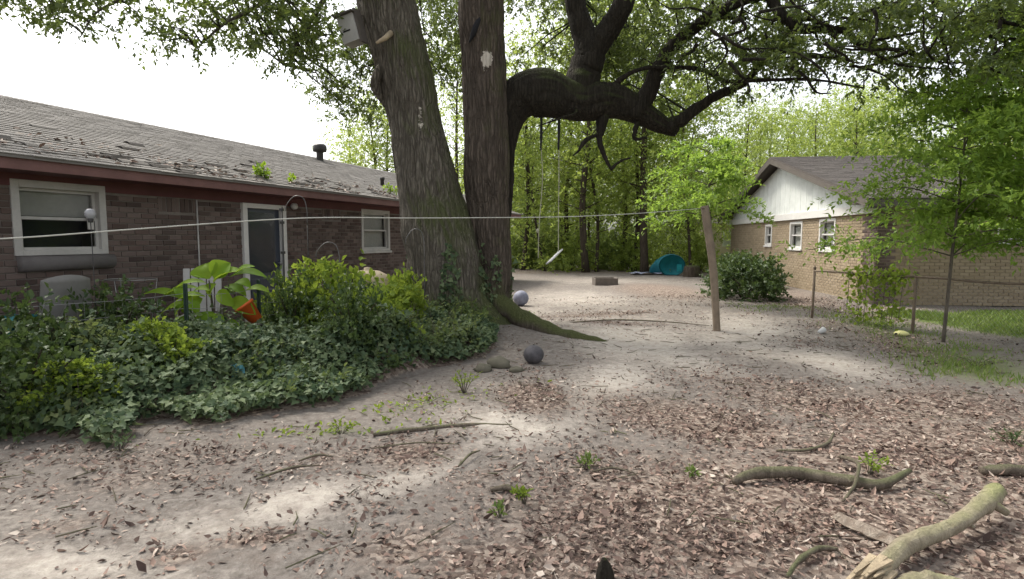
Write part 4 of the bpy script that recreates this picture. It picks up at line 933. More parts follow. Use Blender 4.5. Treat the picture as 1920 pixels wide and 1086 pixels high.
# ---------------------------------------------------------------- ivy bed and climbing ivy
Nc = 170000; x = rng.uniform(-5.8, .3, Nc); y = rng.uniform(2.6, 10, Nc); h = ivy_h(x, y); k = h > .02; x, y, h = x[k], y[k], h[k]
dens = .55+.9*fbm(x*2.2, y*2.2, 33); df = seg_d(x, y, FRONT); keep = rng.random(len(x)) < np.clip(dens*ss(-.05, .35, df+.15), 0, 1)*.72; x, y, h = x[keep], y[keep], h[keep]
n = len(x); b = gz(x, y); u = rng.random(n)**.5+.55*(rng.random(n) > .93)*rng.random(n)
P = np.stack([x, y, b+.02+(h*.5+.12)*u], -1); e = .06
gxh = (ivy_h(x+e, y)-ivy_h(x-e, y))/(2*e); gyh = (ivy_h(x, y+e)-ivy_h(x, y-e))/(2*e)
N = nrm(np.stack([-gxh*.7, -gyh*.7-.15, np.ones(n)], -1)+rng.normal(size=(n, 3))*.6); D = nrm(np.stack([rng.normal(size=n), rng.normal(size=n)-.5, rng.normal(size=n)*.3-.25], -1))
lw = rng.random(n); tag(link('ivy', ivyleaves('ivy', P, D, N, rng.uniform(.03, .082, n)), M['ivy']), 'dark green ivy bank sprawling in front of the wire fence', None, None, 'stuff')
print('ivy', n)
# loose weeds pushing up through the ivy
Nc = 5200; x = rng.uniform(-5.6, .1, Nc); y = rng.uniform(3.2, 9.4, Nc); h = ivy_h(x, y); k = (h > .06) & (vn(x*1.9, y*1.9, 71) > .42); x, y, h = x[k], y[k], h[k]; n = len(x); hh = (.10+.34*vn(x*1.4, y*1.4, 72)**2)*rng.uniform(.5, 1.3, n)
A_w = nrm(np.stack([rng.normal(size=n)*.45, rng.normal(size=n)*.45-.1, np.ones(n)], -1)); O_w = np.stack([x, y, gz(x, y)+h*.45], -1)
P, D, N = sprays(O_w, A_w, hh+.08, 9, .06, droop=.25); m_ = len(P); Lf = rng.uniform(.03, .085, m_); wr = np.repeat(np.clip(vn(x*.9, y*.9, 73)*.8+.3*rng.random(n)-.05, 0, 1), 9)
tag(link('weeds', leaves('weeds', P, D, N, Lf, Lf*rng.uniform(.35, .75, m_), rnd=wr, rich=True), leafmat('weed_leaf', [(.05, .085, .03), (.085, .13, .045), (.13, .17, .055), (.17, .19, .09)], (.3, .36, .09), .38, .6, .2)), 'loose mixed weeds growing up through the ivy bank', None, None, 'stuff')
mb = MB()
for k in range(0, n, 3): p = O_w[k]; q = p+A_w[k]*(hh[k]+.12)+rng.normal(size=3)*.03; mb.tube([p, (p+q)/2+rng.normal(size=3)*.02, q], [.003, .0025, .0015], 3, False)
tag(mb.build('weed_stems', M['bark_grey']), 'thin pale stalks among the weeds of the ivy bank', None, None, 'stuff')
P_, N_ = [], []
for (PP, rr0, cnt, zmax, th0, spread) in ((PL, RL, 1700, 1.5, 0, 1.), (PR, RRr, 260, 1.1, 0, 1)):
    for k in range(cnt):
        z = zmax*random.random()**1.7+.15; i = int(np.abs(PP[:, 2]-z).argmin()); a = -PI/2+random.gauss(0, .85)
        if vn(a*2.2+7, z*1.1, 77) < .28+.32*z: continue
        d = np.array([math.cos(a), math.sin(a), .05]); P_.append(PP[i]+d*(rr0[i]*1.04+random.uniform(.0, .06))); N_.append(d)
P, N = np.array(P_), np.array(N_); n = len(P)
tag(link('climbing_ivy', ivyleaves('climbing_ivy', P, nrm(rng.normal(size=(n, 3))*np.array([.7, .5, .6])+np.array([0, 0, -.5])), nrm(N+rng.normal(size=(n, 3))*.35), rng.uniform(.05, .09, n)), M['ivy']), 'ivy climbing the lower oak trunk', None, None, 'stuff')

# ---------------------------------------------------------------- dead leaves on the ground, twigs
Nc = 900000; x = rng.uniform(-6, 9.5, Nc); y = 1.4+13.5*rng.random(Nc)**1.55; s_, l_, g_ = masks(x, y); hv = ivy_h(x, y)
dn = np.clip(l_*(.55+.9*fbm(x*1.6, y*1.6, 55)), 0, 1)**1.1*.62+.012+.07*(fbm(x*2.5, y*2.5, 66) > .56); dn = dn*np.where(hv > .02, .25, 1)*(1-.6*g_)*np.where(s_ > .6, .35, 1)
cl_ = vn(x*7, y*7, 91)*vn(x*2.1, y*2.1, 92)*2; dn = dn*(.35+1.1*cl_)
k = rng.random(Nc) < dn*.62; x, y, l_ = x[k], y[k], l_[k]; n = len(x)
lz = gz(x, y)+.006+rng.random(n)**2*.028*np.clip(l_, .15, 1)
dd = rng.uniform(0, 2*PI, n); D = np.stack([np.cos(dd), np.sin(dd), rng.normal(size=n)*.22], -1); N = nrm(np.stack([rng.normal(size=n)*.62, rng.normal(size=n)*.62, np.ones(n)], -1))
Lf = np.clip(np.exp(rng.normal(-3.55, .45, n)), .010, .068); lr_ = np.clip(.95*rng.random(n)+.34*(vn(x*3.3, y*3.3, 44)-.5)-.04, 0, 1)
tag(link('leaf_litter', leaves('leaf_litter', np.stack([x, y, lz], -1), D, N, Lf, Lf*rng.uniform(.2, .6, n), rnd=lr_, fold=rng.uniform(-.3, .4, (n, 1)), curl=rng.uniform(-.35, .5, n), rich=True), M['litter']), 'brown fallen oak leaves scattered over the yard', None, None, 'stuff')
print('litter', n)
nt = 380; x = rng.uniform(-4.5, 6.5, nt); y = 1.7+8*rng.random(nt)**1.3; mb = MB()
for a, b in zip(x, y):
    if ivy_h(np.array([a]), np.array([b]))[0] > .02: continue
    L = random.uniform(.06, .28); d = random.uniform(0, PI); p = [(a+L*(t-.5)*math.cos(d)+random.uniform(-.01, .01), b+L*(t-.5)*math.sin(d)+random.uniform(-.01, .01)) for t in (0, .5, 1)]
    mb.tube([(u, v, GZ(u, v)+.014) for u, v in p], [.004, .0045, .002], 4, False)
tag(mb.build('fallen_twigs', M['log_dark']), 'thin dry twigs littered among the fallen leaves', None, None, 'stuff')
# leaves lying on the house roof
rl = []
for k in range(900):
    u = random.uniform(-5, 9); s = abs(random.gauss(.3, .55))+.02
    if s > 3 or vn(u*1.7, s*2, 12) < .35: continue
    q = h1w(u, EY+dy*s-dz*.03, EZ+dz*s+dy*.03); rl.append(q)
rl = np.array(rl); n = len(rl); Lf = rng.uniform(.05, .11, n)
tag(link('roof_leaf_litter', leaves('roof_leaf_litter', rl, np.stack([rng.normal(size=n), rng.normal(size=n), rng.normal(size=n)*.2], -1), nrm(rng.normal(size=(n, 3))*.4+np.array([.3, -.1, 1])), Lf, Lf*.45, rnd=rng.uniform(.3, 1, n), rich=True), M['litter']), 'pale dead leaves caught on the brown house roof', None, None, 'stuff')

# grass: lawn and verge tufts
Nc = 120000; x = rng.uniform(3.5, 13, Nc); y = rng.uniform(5.5, 13, Nc); s_, l_, g_ = masks(x, y); k = rng.random(Nc) < np.clip(g_*1.2-.12, 0, 1)*np.clip(1.7*vn(x*2.3, y*2.3, 8)-.35+.5*(g_ > .85), .05, 1); x, y, g_ = x[k], y[k], g_[k]; n = len(x)
Lf = rng.uniform(.04, .11, n)*(.6+.7*g_)
tag(link('grass', leaves('grass', np.stack([x, y, gz(x, y)-.005], -1), nrm(np.stack([rng.normal(size=n)*.45, rng.normal(size=n)*.45, np.ones(n)], -1)), rng.normal(size=(n, 3)), Lf, Lf*.13+.003, fold=0), M['grass']), 'short green grass of the lawn and weedy verge', None, None, 'stuff')
# verge greens on the left edge of the ivy
Nc = 9000; x = rng.uniform(-4, .6, Nc); y = rng.uniform(4, 7.4, Nc); s_, l_, g_ = masks(x, y); k = (rng.random(Nc) < g_*.9) & (ivy_h(x, y) < .02); x, y = x[k], y[k]; n = len(x)
if n: tag(link('ground_weeds', leaves('ground_weeds', np.stack([x, y, gz(x, y)+.005], -1), nrm(rng.normal(size=(n, 3))*np.array([1, 1, .4])+np.array([0, 0, .4])), nrm(rng.normal(size=(n, 3))*.5+np.array([0, 0, 1])), rng.uniform(.03, .07, n), .025, rich=True), M['bright_leaf']), 'tiny weeds creeping along the edge of the ivy', None, None, 'stuff')

# ---------------------------------------------------------------- broad-leaved plant, each leaf its own part
bp = thing('broad_leaf_plant', 'plant with very large bright yellow-green leaves behind the wire fence', 'plant', (-3.55, 7.0, 0))
PB = np.array([-3.55, 7.0, 0.])
def bigleaf(mat, base, tip, width, nup, name='leaf', fold=.18, arch=.12):
    base, tip = np.array(base), np.array(tip); D = tip-base; L = np.linalg.norm(D); D = D/L; S = nrm(np.cross(D, np.array(nup, float))); N = np.cross(S, D); vs = []; nn = 8
    for i in range(nn+1):
        t = i/nn; wd = width/2*math.sin(PI*min(1, t**.85))**.75 if 0 < t < 1 else .004; c = base+D*L*t+N*arch*L*math.sin(PI*t)
        for s_k in (-1, -.5, 0, .5, 1): vs.append(c+S*wd*s_k+N*(abs(s_k)*wd*fold*2-.02*(abs(s_k) == .5)*width))
    fs = [(i*5+j, i*5+j+1, i*5+j+6, i*5+j+5) for i in range(nn) for j in range(4)]
    m = MB(); m.add(vs, fs, random.random()); return m.build(name, M[mat], bp, True)
def lf(bx, by, tx, ty, w, Y=6.9, dY=0., nup=(0, -.35, 1), mat='big_leaf'):
    b_, t_ = at(bx, by, Y)-PB, at(tx, ty, Y+dY)-PB; bigleaf(mat, b_, t_, w*Y/FPX, nup)
for a in [(392, 523, 386, 494, 52, 6.9, .1, (0, -1, .5)), (400, 521, 432, 493, 44, 6.9, .1, (0, -1, .4)), (388, 523, 356, 516, 34), (386, 530, 322, 546, 22), (400, 530, 455, 508, 36), (430, 520, 500, 520, 30), (405, 532, 395, 560, 40), (420, 538, 462, 556, 28),
          (340, 560, 266, 553, 26), (345, 562, 325, 540, 22, 6.7), (330, 565, 385, 556, 24, 6.7), (345, 570, 330, 600, 26, 6.6), (350, 565, 372, 590, 24, 6.6), (425, 548, 456, 550, 22), (440, 552, 420, 545, 20), (440, 530, 470, 540, 30), (395, 545, 360, 548, 24), (410, 545, 440, 575, 26, 6.8, -.1, (0, -1, .3)),
          (418, 590, 384, 634, 44, 6.7, -.1, (0, -1, .35)), (400, 585, 365, 620, 26, 6.7, -.1, (0, -1, .4)), (460, 545, 505, 548, 24), (372, 540, 300, 562, 22), (440, 515, 478, 500, 22), (360, 575, 300, 590, 30, 6.7), (380, 560, 340, 585, 36, 6.75, -.05, (0, -1, .5)), (435, 560, 480, 590, 30, 6.8, -.05, (0, -1, .5)), (400, 600, 412, 650, 34, 6.65, -.1, (0, -1, .3)), (430, 600, 455, 640, 28, 6.65, -.1, (0, -1, .3)), (350, 590, 345, 630, 26, 6.6, -.1, (0, -1, .3))]: lf(*a)
m = MB()
for e in ((392, 526), (342, 562), (430, 522), (415, 560)):
    q = at(e[0], e[1], 6.9)-PB; m.tube([(0, 0, -.05), (q[0]*.4, q[1]*.4, q[2]*.5), q], [.022, .018, .008], 6)
m.build('stem', M['bark_grey'], bp, True)

# ---------------------------------------------------------------- wire garden fence
gf = thing('garden_fence', 'sagging wire garden fence with dark green posts standing in the ivy', 'fence', (FENCE[2][0], FENCE[2][1], 0)); GO = Vector((FENCE[2][0], FENCE[2][1], 0))
fp = [FENCE[1], FENCE[2]+[-.35, -.38], FENCE[3], FENCE[4], (FENCE[4]+FENCE[5])/2]
for k, q in enumerate(fp):
    m = MB(); rz = Matrix.Rotation(.7, 3, 'Z') @ Matrix.Rotation(random.uniform(-.05, .05), 3, 'X'); zb = GZ(*q)
    m.box((q[0], q[1], .46), (.045, .008, 1.1), rz); m.box((q[0]+.012, q[1]-.012, .46), (.008, .04, 1.09), rz)
    for z in np.arange(.3, 1., .06): m.box((q[0]+.008, q[1]-.008, z), (.02, .02, .012), rz)
    m.v = [(a-GO.x, b-GO.y, c) for a, b, c in m.v]; m.build('post', M['green_post'], gf)
for z in (.25, .42, .58, .74, .90):
    m = MB(); C = []
    for a, b in zip(fp[:-1], fp[1:]):
        for t in np.linspace(0, 1, 7)[:-1]: C.append((a[0]+(b[0]-a[0])*t-GO.x, a[1]+(b[1]-a[1])*t-GO.y, z-.035*math.sin(PI*t)+random.uniform(-.006, .006)))
    m.tube(C, .0028, 5, False).build('wire', M['metal'], gf)
m = MB()
for a, b in zip(fp[:-1], fp[1:]):
    L = np.hypot(*(b-a))
    for t in np.arange(.08, 1, .16/L): q = a+(b-a)*t-np.array([GO.x, GO.y]); m.tube([(q[0], q[1], .22), (q[0]+random.uniform(-.01, .01), q[1], .88)], .0016, 4, False)
tag(m.build('stay_wires', M['metal'], gf), None, None, None, 'stuff')

# ---------------------------------------------------------------- chain link fence
q1, q2 = np.array([5.67, 11.0]), np.array([6.39, 9.27]); fd = (q2-q1)/np.hypot(*(q2-q1)); sp = np.hypot(*(q2-q1))
cf = thing('chain_link_fence', 'low chain link fence with rusty rail in front of the tan house', 'fence', (q1[0], q1[1], 0))
posts = [q1+fd*sp*k-q1 for k in range(0, 4)]
for q in posts:
    m = MB(); m.tube([(q[0], q[1], -.2), (q[0]+.01, q[1], .93)], .024, 10); m.lathe([(.027, .93), (.03, .95), (.02, .975), (0, .98)], 10, (q[0]+.01, q[1], 0)); m.build('post', M['rust'], cf, True)
a, b = posts[0], posts[-1]
MB().tube([(a[0]+(b[0]-a[0])*t, a[1]+(b[1]-a[1])*t, .885+.012*math.sin(t*21)) for t in np.linspace(0, 1, 25)], .019, 8).build('top_rail', M['rust'], cf, True)
m = MB(); L = np.hypot(*(b-a)); H_ = .84
for s in np.arange(-H_, L, .07):
    for sg in (0, 1):
        u0, u1 = max(s, 0), min(s+H_, L)
        if u1-u0 < .03: continue
        z0, z1 = (u0-s)+.03, (u1-s)+.03
        if sg: z0, z1 = H_-(z0-.03)+.03, H_-(z1-.03)+.03
        off = .004 if sg else -.004
        m.tube([(fd[0]*u0+a[0]+off, fd[1]*u0+a[1], z0), (fd[0]*u1+a[0]+off, fd[1]*u1+a[1], z1)], .0014, 3, False)
tag(m.build('chain_link', M['metal'], cf), None, None, None, 'stuff')

# ---------------------------------------------------------------- clothesline and post
pb = ground_pt(1346, 620); pt = at(1321, 386, pb[1]+.05)
cp = thing('clothesline_post', 'leaning weathered wooden clothesline post standing in the sand', 'post', (pb[0], pb[1], GZ(pb[0], pb[1])))
C = catmull([(0, 0, -.2), ((pt[0]-pb[0])*.45+.012, .01, pt[2]*.5), (pt[0]-pb[0], pt[1]-pb[1], pt[2])], 14); MB().tube(C, np.linspace(.058, .066, 14)*(1+.08*(rng.random(14)-.5)), 12).build('pole', M['wood_post'], cp, True)
MB().tube([(pt[0]-pb[0]-.01, .0, pt[2]-.045), (pt[0]-pb[0]-.085, -.02, pt[2]-.035)], .009, 6).build('line_hook', M['rust'], cp, True)
def Yl(px):
    r = (px-CX)/FPX; return (9.5-.845*3.11)/(1-.845*r)
pts = [np.array([pt[0]-.075, pt[1], pt[2]-.045])]+[at(px, py, Yl(px)) for px, py in ((1200, 400), (1080, 406), (950, 408), (760, 409), (620, 408), (490, 413), (250, 430), (0, 448))]
e = pts[-1]+(pts[-1]-pts[-2])*1.0; e[2] = 1.47; pts.append(e)
C = catmull(pts, 70); tag(MB().tube(C, .0055, 6).build('clothesline', M['cord'], None, True), 'pale clothesline cord stretched across the whole yard from the leaning post', 'clothesline')
op = thing('clothesline_post', 'square wooden post holding the left end of the clothesline', 'post', (e[0], e[1], 0)); MB().box((-.05, 0, .8), (.09, .09, 1.7)).build('pole', M['wood_post'], op)

# ---------------------------------------------------------------- swing
sw = thing('swing', 'broken rope swing with white plank seat hanging askew from the limb', 'swing', tuple(at(1031, 215, 9.8))); SO = at(1031, 215, 9.8)
for px in (1015, 1048):
    m = MB(); C = [at(px, 190, 9.8)-SO, at(px, 250, 9.75)-SO, at(px-1, 281, 9.75)-SO]; m.tube(C, [.02, .024, .016], 6).build('strap', M['strap'], sw)
def rope(pl): MB().tube(catmull([at(*q)-SO for q in pl], 20), .0075, 6).build('rope', M['rope'], sw, True)
rope([(1015, 278, 9.75), (1017, 340, 9.75), (1011, 420, 9.75), (1009, 484, 9.75)]); rope([(1048, 278, 9.75), (1048, 340, 9.75), (1047, 420, 9.75), (1047, 474, 9.75)])
m = MB(); m.lathe([(0, -.04), (.022, -.025), (.028, 0), (.022, .025), (0, .04)], 10, at(1008, 433, 9.74)-SO); m.build('knot', M['rope'], sw, True)
a, b = at(1049, 472, 9.75)-SO, at(1030, 491, 9.6)-SO; c = (a+b)/2; d = Vector(b-a); L = d.length; ex = d.normalized(); ey = Vector((.25, 1, .25)); ey = (ey-ex*ey.dot(ex)).normalized(); ez = ex.cross(ey)
MB().box(c, (L+.06, .17, .025), Matrix((ex, ey, ez)).transposed()).build('seat', M['plastic_white'], sw, bevel=.008)

# ---------------------------------------------------------------- yard objects
q = ground_pt(977, 574); bl = thing('ball', 'lavender grey ball resting on the sand right of the oak', 'ball', (q[0], q[1]+.1, GZ(q[0], q[1]+.1)))
rb = 14.5*q[1]/FPX; prof = [(rb*math.sin(t), rb-rb*math.cos(t)) for t in np.linspace(0, PI, 19)]; MB().lathe(prof, 28).build('shell', M['ball'], bl, True)
MB().tube([(rb*1.003*math.cos(t), rb*1.003*math.sin(t)*.5, rb+rb*1.003*math.sin(t)*.866) for t in np.linspace(0, 2*PI, 41)], .004, 4, False).build('seam', worn('ball_seam', (.22, .22, .28)), bl, True)
q = ground_pt(1001, 682); rb = .125; bl = thing('ball', 'small dark grey ball on the dirt in front of the oak roots', 'ball', (q[0], q[1]+.08, GZ(q[0], q[1]+.08)-.01))
MB().lathe([(rb*math.sin(t), (rb-rb*math.cos(t))*.92) for t in np.linspace(0, PI, 15)], 22).build('shell', M['dark_ball'], bl, True)
MB().lathe([(0, .0), (.012, .0), (.009, .008), (0, .009)], 8, (0, 0, rb*1.84)).build('valve', M['strap'], bl)
def rock(px, py, rx, ry, rz, lab, seed):
    q = ground_pt(px, py); r0 = np.random.default_rng(seed); vs, fs = [], []; n, m_ = 14, 8
    for i in range(m_+1):
        for j in range(n):
            t, a = PI*i/m_, 2*PI*j/n; k = 1+.22*(vn(3*math.sin(t)*math.cos(a)+9, 3*math.sin(t)*math.sin(a)+5+2*math.cos(t), seed)-.5)*2
            vs.append((rx*k*math.sin(t)*math.cos(a), ry*k*math.sin(t)*math.sin(a), rz*.55+rz*k*math.cos(t)))
    for i in range(m_):
        for j in range(n): a, b = i*n+j, i*n+(j+1) % n; fs.append((a, a+n, b+n, b))
    o = MB().add(vs, fs).build('stone', M['stone'], None, True); o.location = (q[0], q[1]+ry*.6, GZ(q[0], q[1]+ry*.6)-rz*.15); tag(o, lab, 'stone', 'stones at the edge of the ivy')
rock(935, 690, .15, .12, .08, 'mossy grey stone at the edge of the ivy below the oak', 3); rock(968, 698, .08, .07, .04, 'small low stone beside the dark grey ball', 5); rock(905, 698, .10, .09, .06, 'little stone half under ivy left of the mossy stone', 8)
# open wooden box
q = ground_pt(1137, 537); bx = thing('wooden_box', 'dark open wooden box on the bare ground before the woods', 'box', (q[0], q[1]+.3, GZ(q[0], q[1]+.3)), R(3))
for y in (-.26, .26): MB().box((0, y, .11), (.72, .03, .24)).build('side_board', M['box_wood'], bx, bevel=.004)
for x in (-.345, .345): MB().box((x, 0, .108), (.03, .488, .236)).build('end_board', M['box_wood'], bx, bevel=.004)
MB().box((0, 0, .16), (.655, .485, .02)).build('soil_fill', M['brown_wood'], bx)
# teal pop-up tent
q = ground_pt(1258, 518); TS = .72; tn = thing('pop_up_tent', 'collapsed teal pop-up tent lying at the edge of the woods', 'tent', (q[0], q[1]+.5, GZ(q[0], q[1]+.5)))
m = MB(); n = 28; vs, fs = [], []
RG = lambda t, s, cx, cy, cz, rx, rz, tl: (cx+rx*math.cos(t), cy+.25*math.sin(t)*tl, max(.02, cz+rz*math.sin(t)))
rings = [(.22, -.25, .40, .70, .43, -.6), (.15, .0, .41, .74, .45, -.6), (-.1, .25, .36, .72, .38, -.5), (-.40, .4, .24, .60, .24, -.3), (-.66, .45, .12, .35, .10, -.1), (-.82, .45, .05, .1, .03, 0)]
for rg in rings:
    for k in range(n):
        t = 2*PI*k/n; v = RG(t, 0, *rg); w_n = .03*(vn(k*.8, rg[0]*9, 4)-.5); vs.append((v[0]+w_n, v[1]+w_n, v[2]+w_n*(v[2] > .1)))
for i in range(len(rings)-1):
    for k in range(n): a, b = i*n+k, i*n+(k+1) % n; fs.append((a, b, b+n, a+n))
m.add(vs, fs); m.build('canopy', M['teal_dark'], tn, True)
MB().tube([RG(t, 0, *rings[0]) for t in np.linspace(0, 2*PI, 40)], .022, 6, False).build('hoop', M['teal_dark'], tn, True)
m = MB(); rg = (.22, -.20, .40, .66, .40, -.6); vs = [(.22+.05, .1, .36)]
for ring, dpt in ((.45, .05), (.75, -.08), (1., -.2)):
    for k in range(n): t = 2*PI*k/n; vs.append((.22+.66*ring*math.cos(t), dpt-.15*math.sin(t)*ring+.05*vn(k*.6, ring*5, 3), max(.03, .40+.40*ring*math.sin(t))))
fs = [(0, 1+k, 1+(k+1) % n) for k in range(n)]+[(1+i*n+k, 1+(i+1)*n+k, 1+(i+1)*n+(k+1) % n, 1+i*n+(k+1) % n) for i in range(2) for k in range(n)]
m.add(vs, fs).build('door_panel', M['teal'], tn, True)
MB().box((.62, -.12, .30), (.26, .02, .3), Matrix.Rotation(.3, 3, 'X')).build('light_patch', worn('light_teal', (.03, .38, .42)), tn)
tn.scale = (TS, .8, 1.0); tn.rotation_euler = (0, 0, R(-14)); q = ground_pt(1222, 517); m = MB(); vs, fs = [], []
for i in range(9):
    for j in range(7): a, b = -.6+1.2*i/8, -.4+.8*j/6; vs.append((a*(1+.1*vn(i, j, 2)), b, .02+.13*vn(i*.9, j*.9, 6)*(1-abs(a)*.7)))
for i in range(8):
    for j in range(6): a = i*7+j; fs.append((a, a+7, a+8, a+1))
o = m.add(vs, fs).build('tarp', M['tarp'], None, True); o.location = (q[0]-.1, q[1]+.5, GZ(q[0], q[1]+.5)); tag(o, 'crumpled grey-blue tarp on the ground left of the teal tent', 'tarp')
q = ground_pt(1300, 520); o = thing('stump', 'dark low stump right of the teal tent', 'stump', (q[0], q[1]+.2, 0)); MB().lathe([(.36, -.1), (.33, .15), (.30, .38), (.26, .44), (0, .45)], 16).build('body', M['bark_wood'], o, True)

# things behind the wire fence
c0 = at(690, 545, 8.2)
bb = thing('domed_stone', 'pale tan domed basin turned over on brown boards beside the oak', 'basin', (c0[0], 8.2, 0))
MB().lathe([(.33, .80), (.345, .84), (.33, .91), (.27, .99), (.16, 1.045), (.05, 1.06), (.05, 1.09), (0, 1.10)], 26).build('basin', M['tan'], bb, True)
for x in (-.2, .2): MB().box((x, 0, .40), (.09, .3, .78)).build('support', M['brown_wood'], bb, bevel=.004)
for z in (.55, .70): MB().box((-.02, -.16, z), (.62, .025, .12)).build('board', M['brown_wood'], bb, bevel=.003)
def hook(px0, px1, pyt, pyb, Y, lab, flip=1, r=.008):
    a = at(px0, pyt+28, Y); b = at(px1, pyt+18, Y); o = thing('plant_hook', lab, 'plant hook', (b[0], Y, 0)); w_ = a[0]-b[0]; zt = at(px0, pyt, Y)[2]
    C = catmull([(w_, 0, a[2]), (w_*.92, 0, a[2]+(zt-a[2])*.45), (w_*.55, 0, zt), (w_*.15, 0, zt-.03), (0, 0, b[2]-.06), (0, 0, b[2]-.3)], 24)
    MB().tube(C, r*.8, 7).build('hook', M['dark_steel'], o, True); MB().tube([(0, 0, b[2]-.3), (0, 0, -.2)], r*.9, 7).build('stake', M['dark_metal'], o, True)
hook(592, 636, 455, 600, 8.0, 'curved iron plant hook standing above the bright shrub'); hook(535, 575, 368, 600, 9.2, 'tall curved iron plant hook beside the doorway'); hook(760, 795, 430, 600, 8.6, 'plant hook beside the left edge of the oak trunk')
a = at(531, 470, 8.3); o = thing('dark_pole', 'thin dark pole standing in front of the right door frame', 'pole', (a[0], 8.3, 0)); MB().tube([(0, 0, -.1), (0, 0, at(531, 388, 8.3)[2])], .014, 8).build('rod', M['dark_metal'], o, True)
for z in (1.3, 1.72, 1.9): MB().box((0, -.01, z), (.05, .05, .035)).build('clip', M['dark_metal'], o)
a = at(169, 401, 6.1); o = thing('garden_globe', 'clear globe on a dark stake in front of the big window', 'garden light', (a[0], 6.1, 0)); MB().tube([(0, 0, -.1), (0, 0, a[2]-.05)], .0045, 8).build('stake', M['dark_metal'], o, True)
MB().lathe([(0, -.055), (.035, -.045), (.053, -.012), (.05, .02), (.03, .045), (0, .055)], 16, (0, 0, a[2])).build('globe', M['bulb'], o, True); MB().lathe([(.02, -.09), (.03, -.05), (0, -.048)], 10, (0, 0, a[2])).build('collar', M['dark_metal'], o, True)
def chair(name, lab, x, y, rz, mat, top, slat=False):
    o = thing(name, lab, 'chair', (x, y, 0), rz); w_ = .5
    MB().box((0, 0, .43), (w_, .48, .035)).build('seat', M[mat], o, bevel=.01)
    if slat:
        for k in range(5): MB().box((-w_/2+.05+k*.1, .25+.05, (.46+top)/2), (.085, .02, top-.46), Matrix.Rotation(R(-10), 3, 'X')).build('back_slat', M[mat], o, bevel=.004)
    else:
        m = MB(); vs, fs = [], []
        for i in range(9):
            for j in range(8):
                u = -1+2*j/7; v = i/8; vs.append((u*w_/2*(1-.12*v)+.03*v, .20+.16*v+.07*u*u*-1, .44+(top-.44)*v-.05*u*u*(v > .9)))
        k = len(vs); vs += [(a, b+.018, c) for a, b, c in vs]
        for i in range(8):
            for j in range(7): a = i*8+j; fs += [(a, a+1, a+9, a+8), (a+k, a+8+k, a+9+k, a+1+k)]
        fs += [(64+j, 65+j, 65+j+k, 64+j+k) for j in range(7)]+[(i*8, i*8+8, i*8+8+k, i*8+k) for i in range(8)]+[(i*8+15, i*8+7, i*8+7+k, i*8+15+k) for i in range(8)]
        m.add(vs, fs).build('backrest', M[mat], o, True)
    for sx in (-1, 1):
        for sy in (-1, 1): MB().tube([(sx*.23, sy*.22, .42), (sx*.27, sy*.26, 0)], [.025, .018], 8).build('leg', M[mat], o, True)
        MB().tube([(sx*.25, -.2, .43), (sx*.27, -.2, .64), (sx*.26, .2, .66)], .02, 8).build('armrest', M[mat], o, True)
    return o
M['aged_plastic'] = worn('aged_plastic', (.23, .22, .205), .1, 3, .5); a = at(108, 540, 6.35); o = chair('garden_chair', 'pale plastic garden chair with curved back under the big window', a[0], 6.35, R(238), 'aged_plastic', 1.12)
a = at(30, 600, 5.9); chair('garden_chair', 'dark metal garden chair at the far left behind the fence', a[0], 5.9, R(150), 'dark_metal', .95)
a = at(372, 510, 8.0); chair('garden_chair', 'grey slatted wooden chair behind the broad leaved plant', a[0], 8.0, R(20), 'grey_white', 1.08, True)
a = at(14, 620, 5.2); o = thing('garden_tool', 'teal handled garden tool leaning at the left edge', 'garden tool', (a[0], 5.2, 0)); b1, b2 = at(-4, 700, 5.15), at(25, 588, 5.25)
MB().tube([b1-np.array([a[0], 5.2, 0]), b2-np.array([a[0], 5.2, 0])], .013, 8).build('handle', worn('teal_handle', (.10, .33, .36)), o, True); d = b1-(b2-b1)*.45-np.array([a[0], 5.2, 0]); MB().tube([b1-np.array([a[0], 5.2, 0]), d], [.02, .03], 6).build('blade_socket', M['dark_metal'], o, True)
a = at(26, 622, 5.7); o = thing('bucket', 'teal bucket behind the garden tool', 'bucket', (a[0], 5.75, .42)); MB().lathe([(0, 0), (.11, 0), (.15, .30), (.155, .30), (.155, .315), (.14, .315), (.10, .02)], 18).build('body', M['teal_dark'], o, True); MB().tube([(.15*math.cos(t), 0, .3-.12*math.sin(t)) for t in np.linspace(0, PI, 12)], .005, 5).build('handle', M['metal'], o)
o = thing('crate', 'dark crate supporting the teal bucket', 'crate', (a[0], 5.75, 0)); 
for y in (-.17, .17):
    for z in (.07, .2, .33): MB().box((0, y, z), (.4, .02, .1)).build('slat', M['brown_wood'], o)
for x in (-.19, .19): MB().box((x, 0, .2), (.02, .3, .38)).build('end_panel', M['brown_wood'], o)
MB().box((0, 0, .405), (.42, .37, .025)).build('lid', M['brown_wood'], o)
a = at(245, 524, 6.9); o = thing('wire_hoop', 'thin oval wire hoop frame above the grey leafy mound', 'plant support', (a[0], 6.9, 0)); z = a[2]
for zz, s in ((z, 1.), (z-.28, .8)): MB().tube([(.29*s*math.cos(t), .2*s*math.sin(t), zz) for t in np.linspace(0, 2*PI, 30)], .005, 5, False).build('hoop', M['metal'], o, True)
for t in (0.3, 2.4, 4.5): MB().tube([(.29*math.cos(t), .2*math.sin(t), z), (.12*math.cos(t), .1*math.sin(t), 0)], .0045, 5).build('leg', M['metal'], o, True)
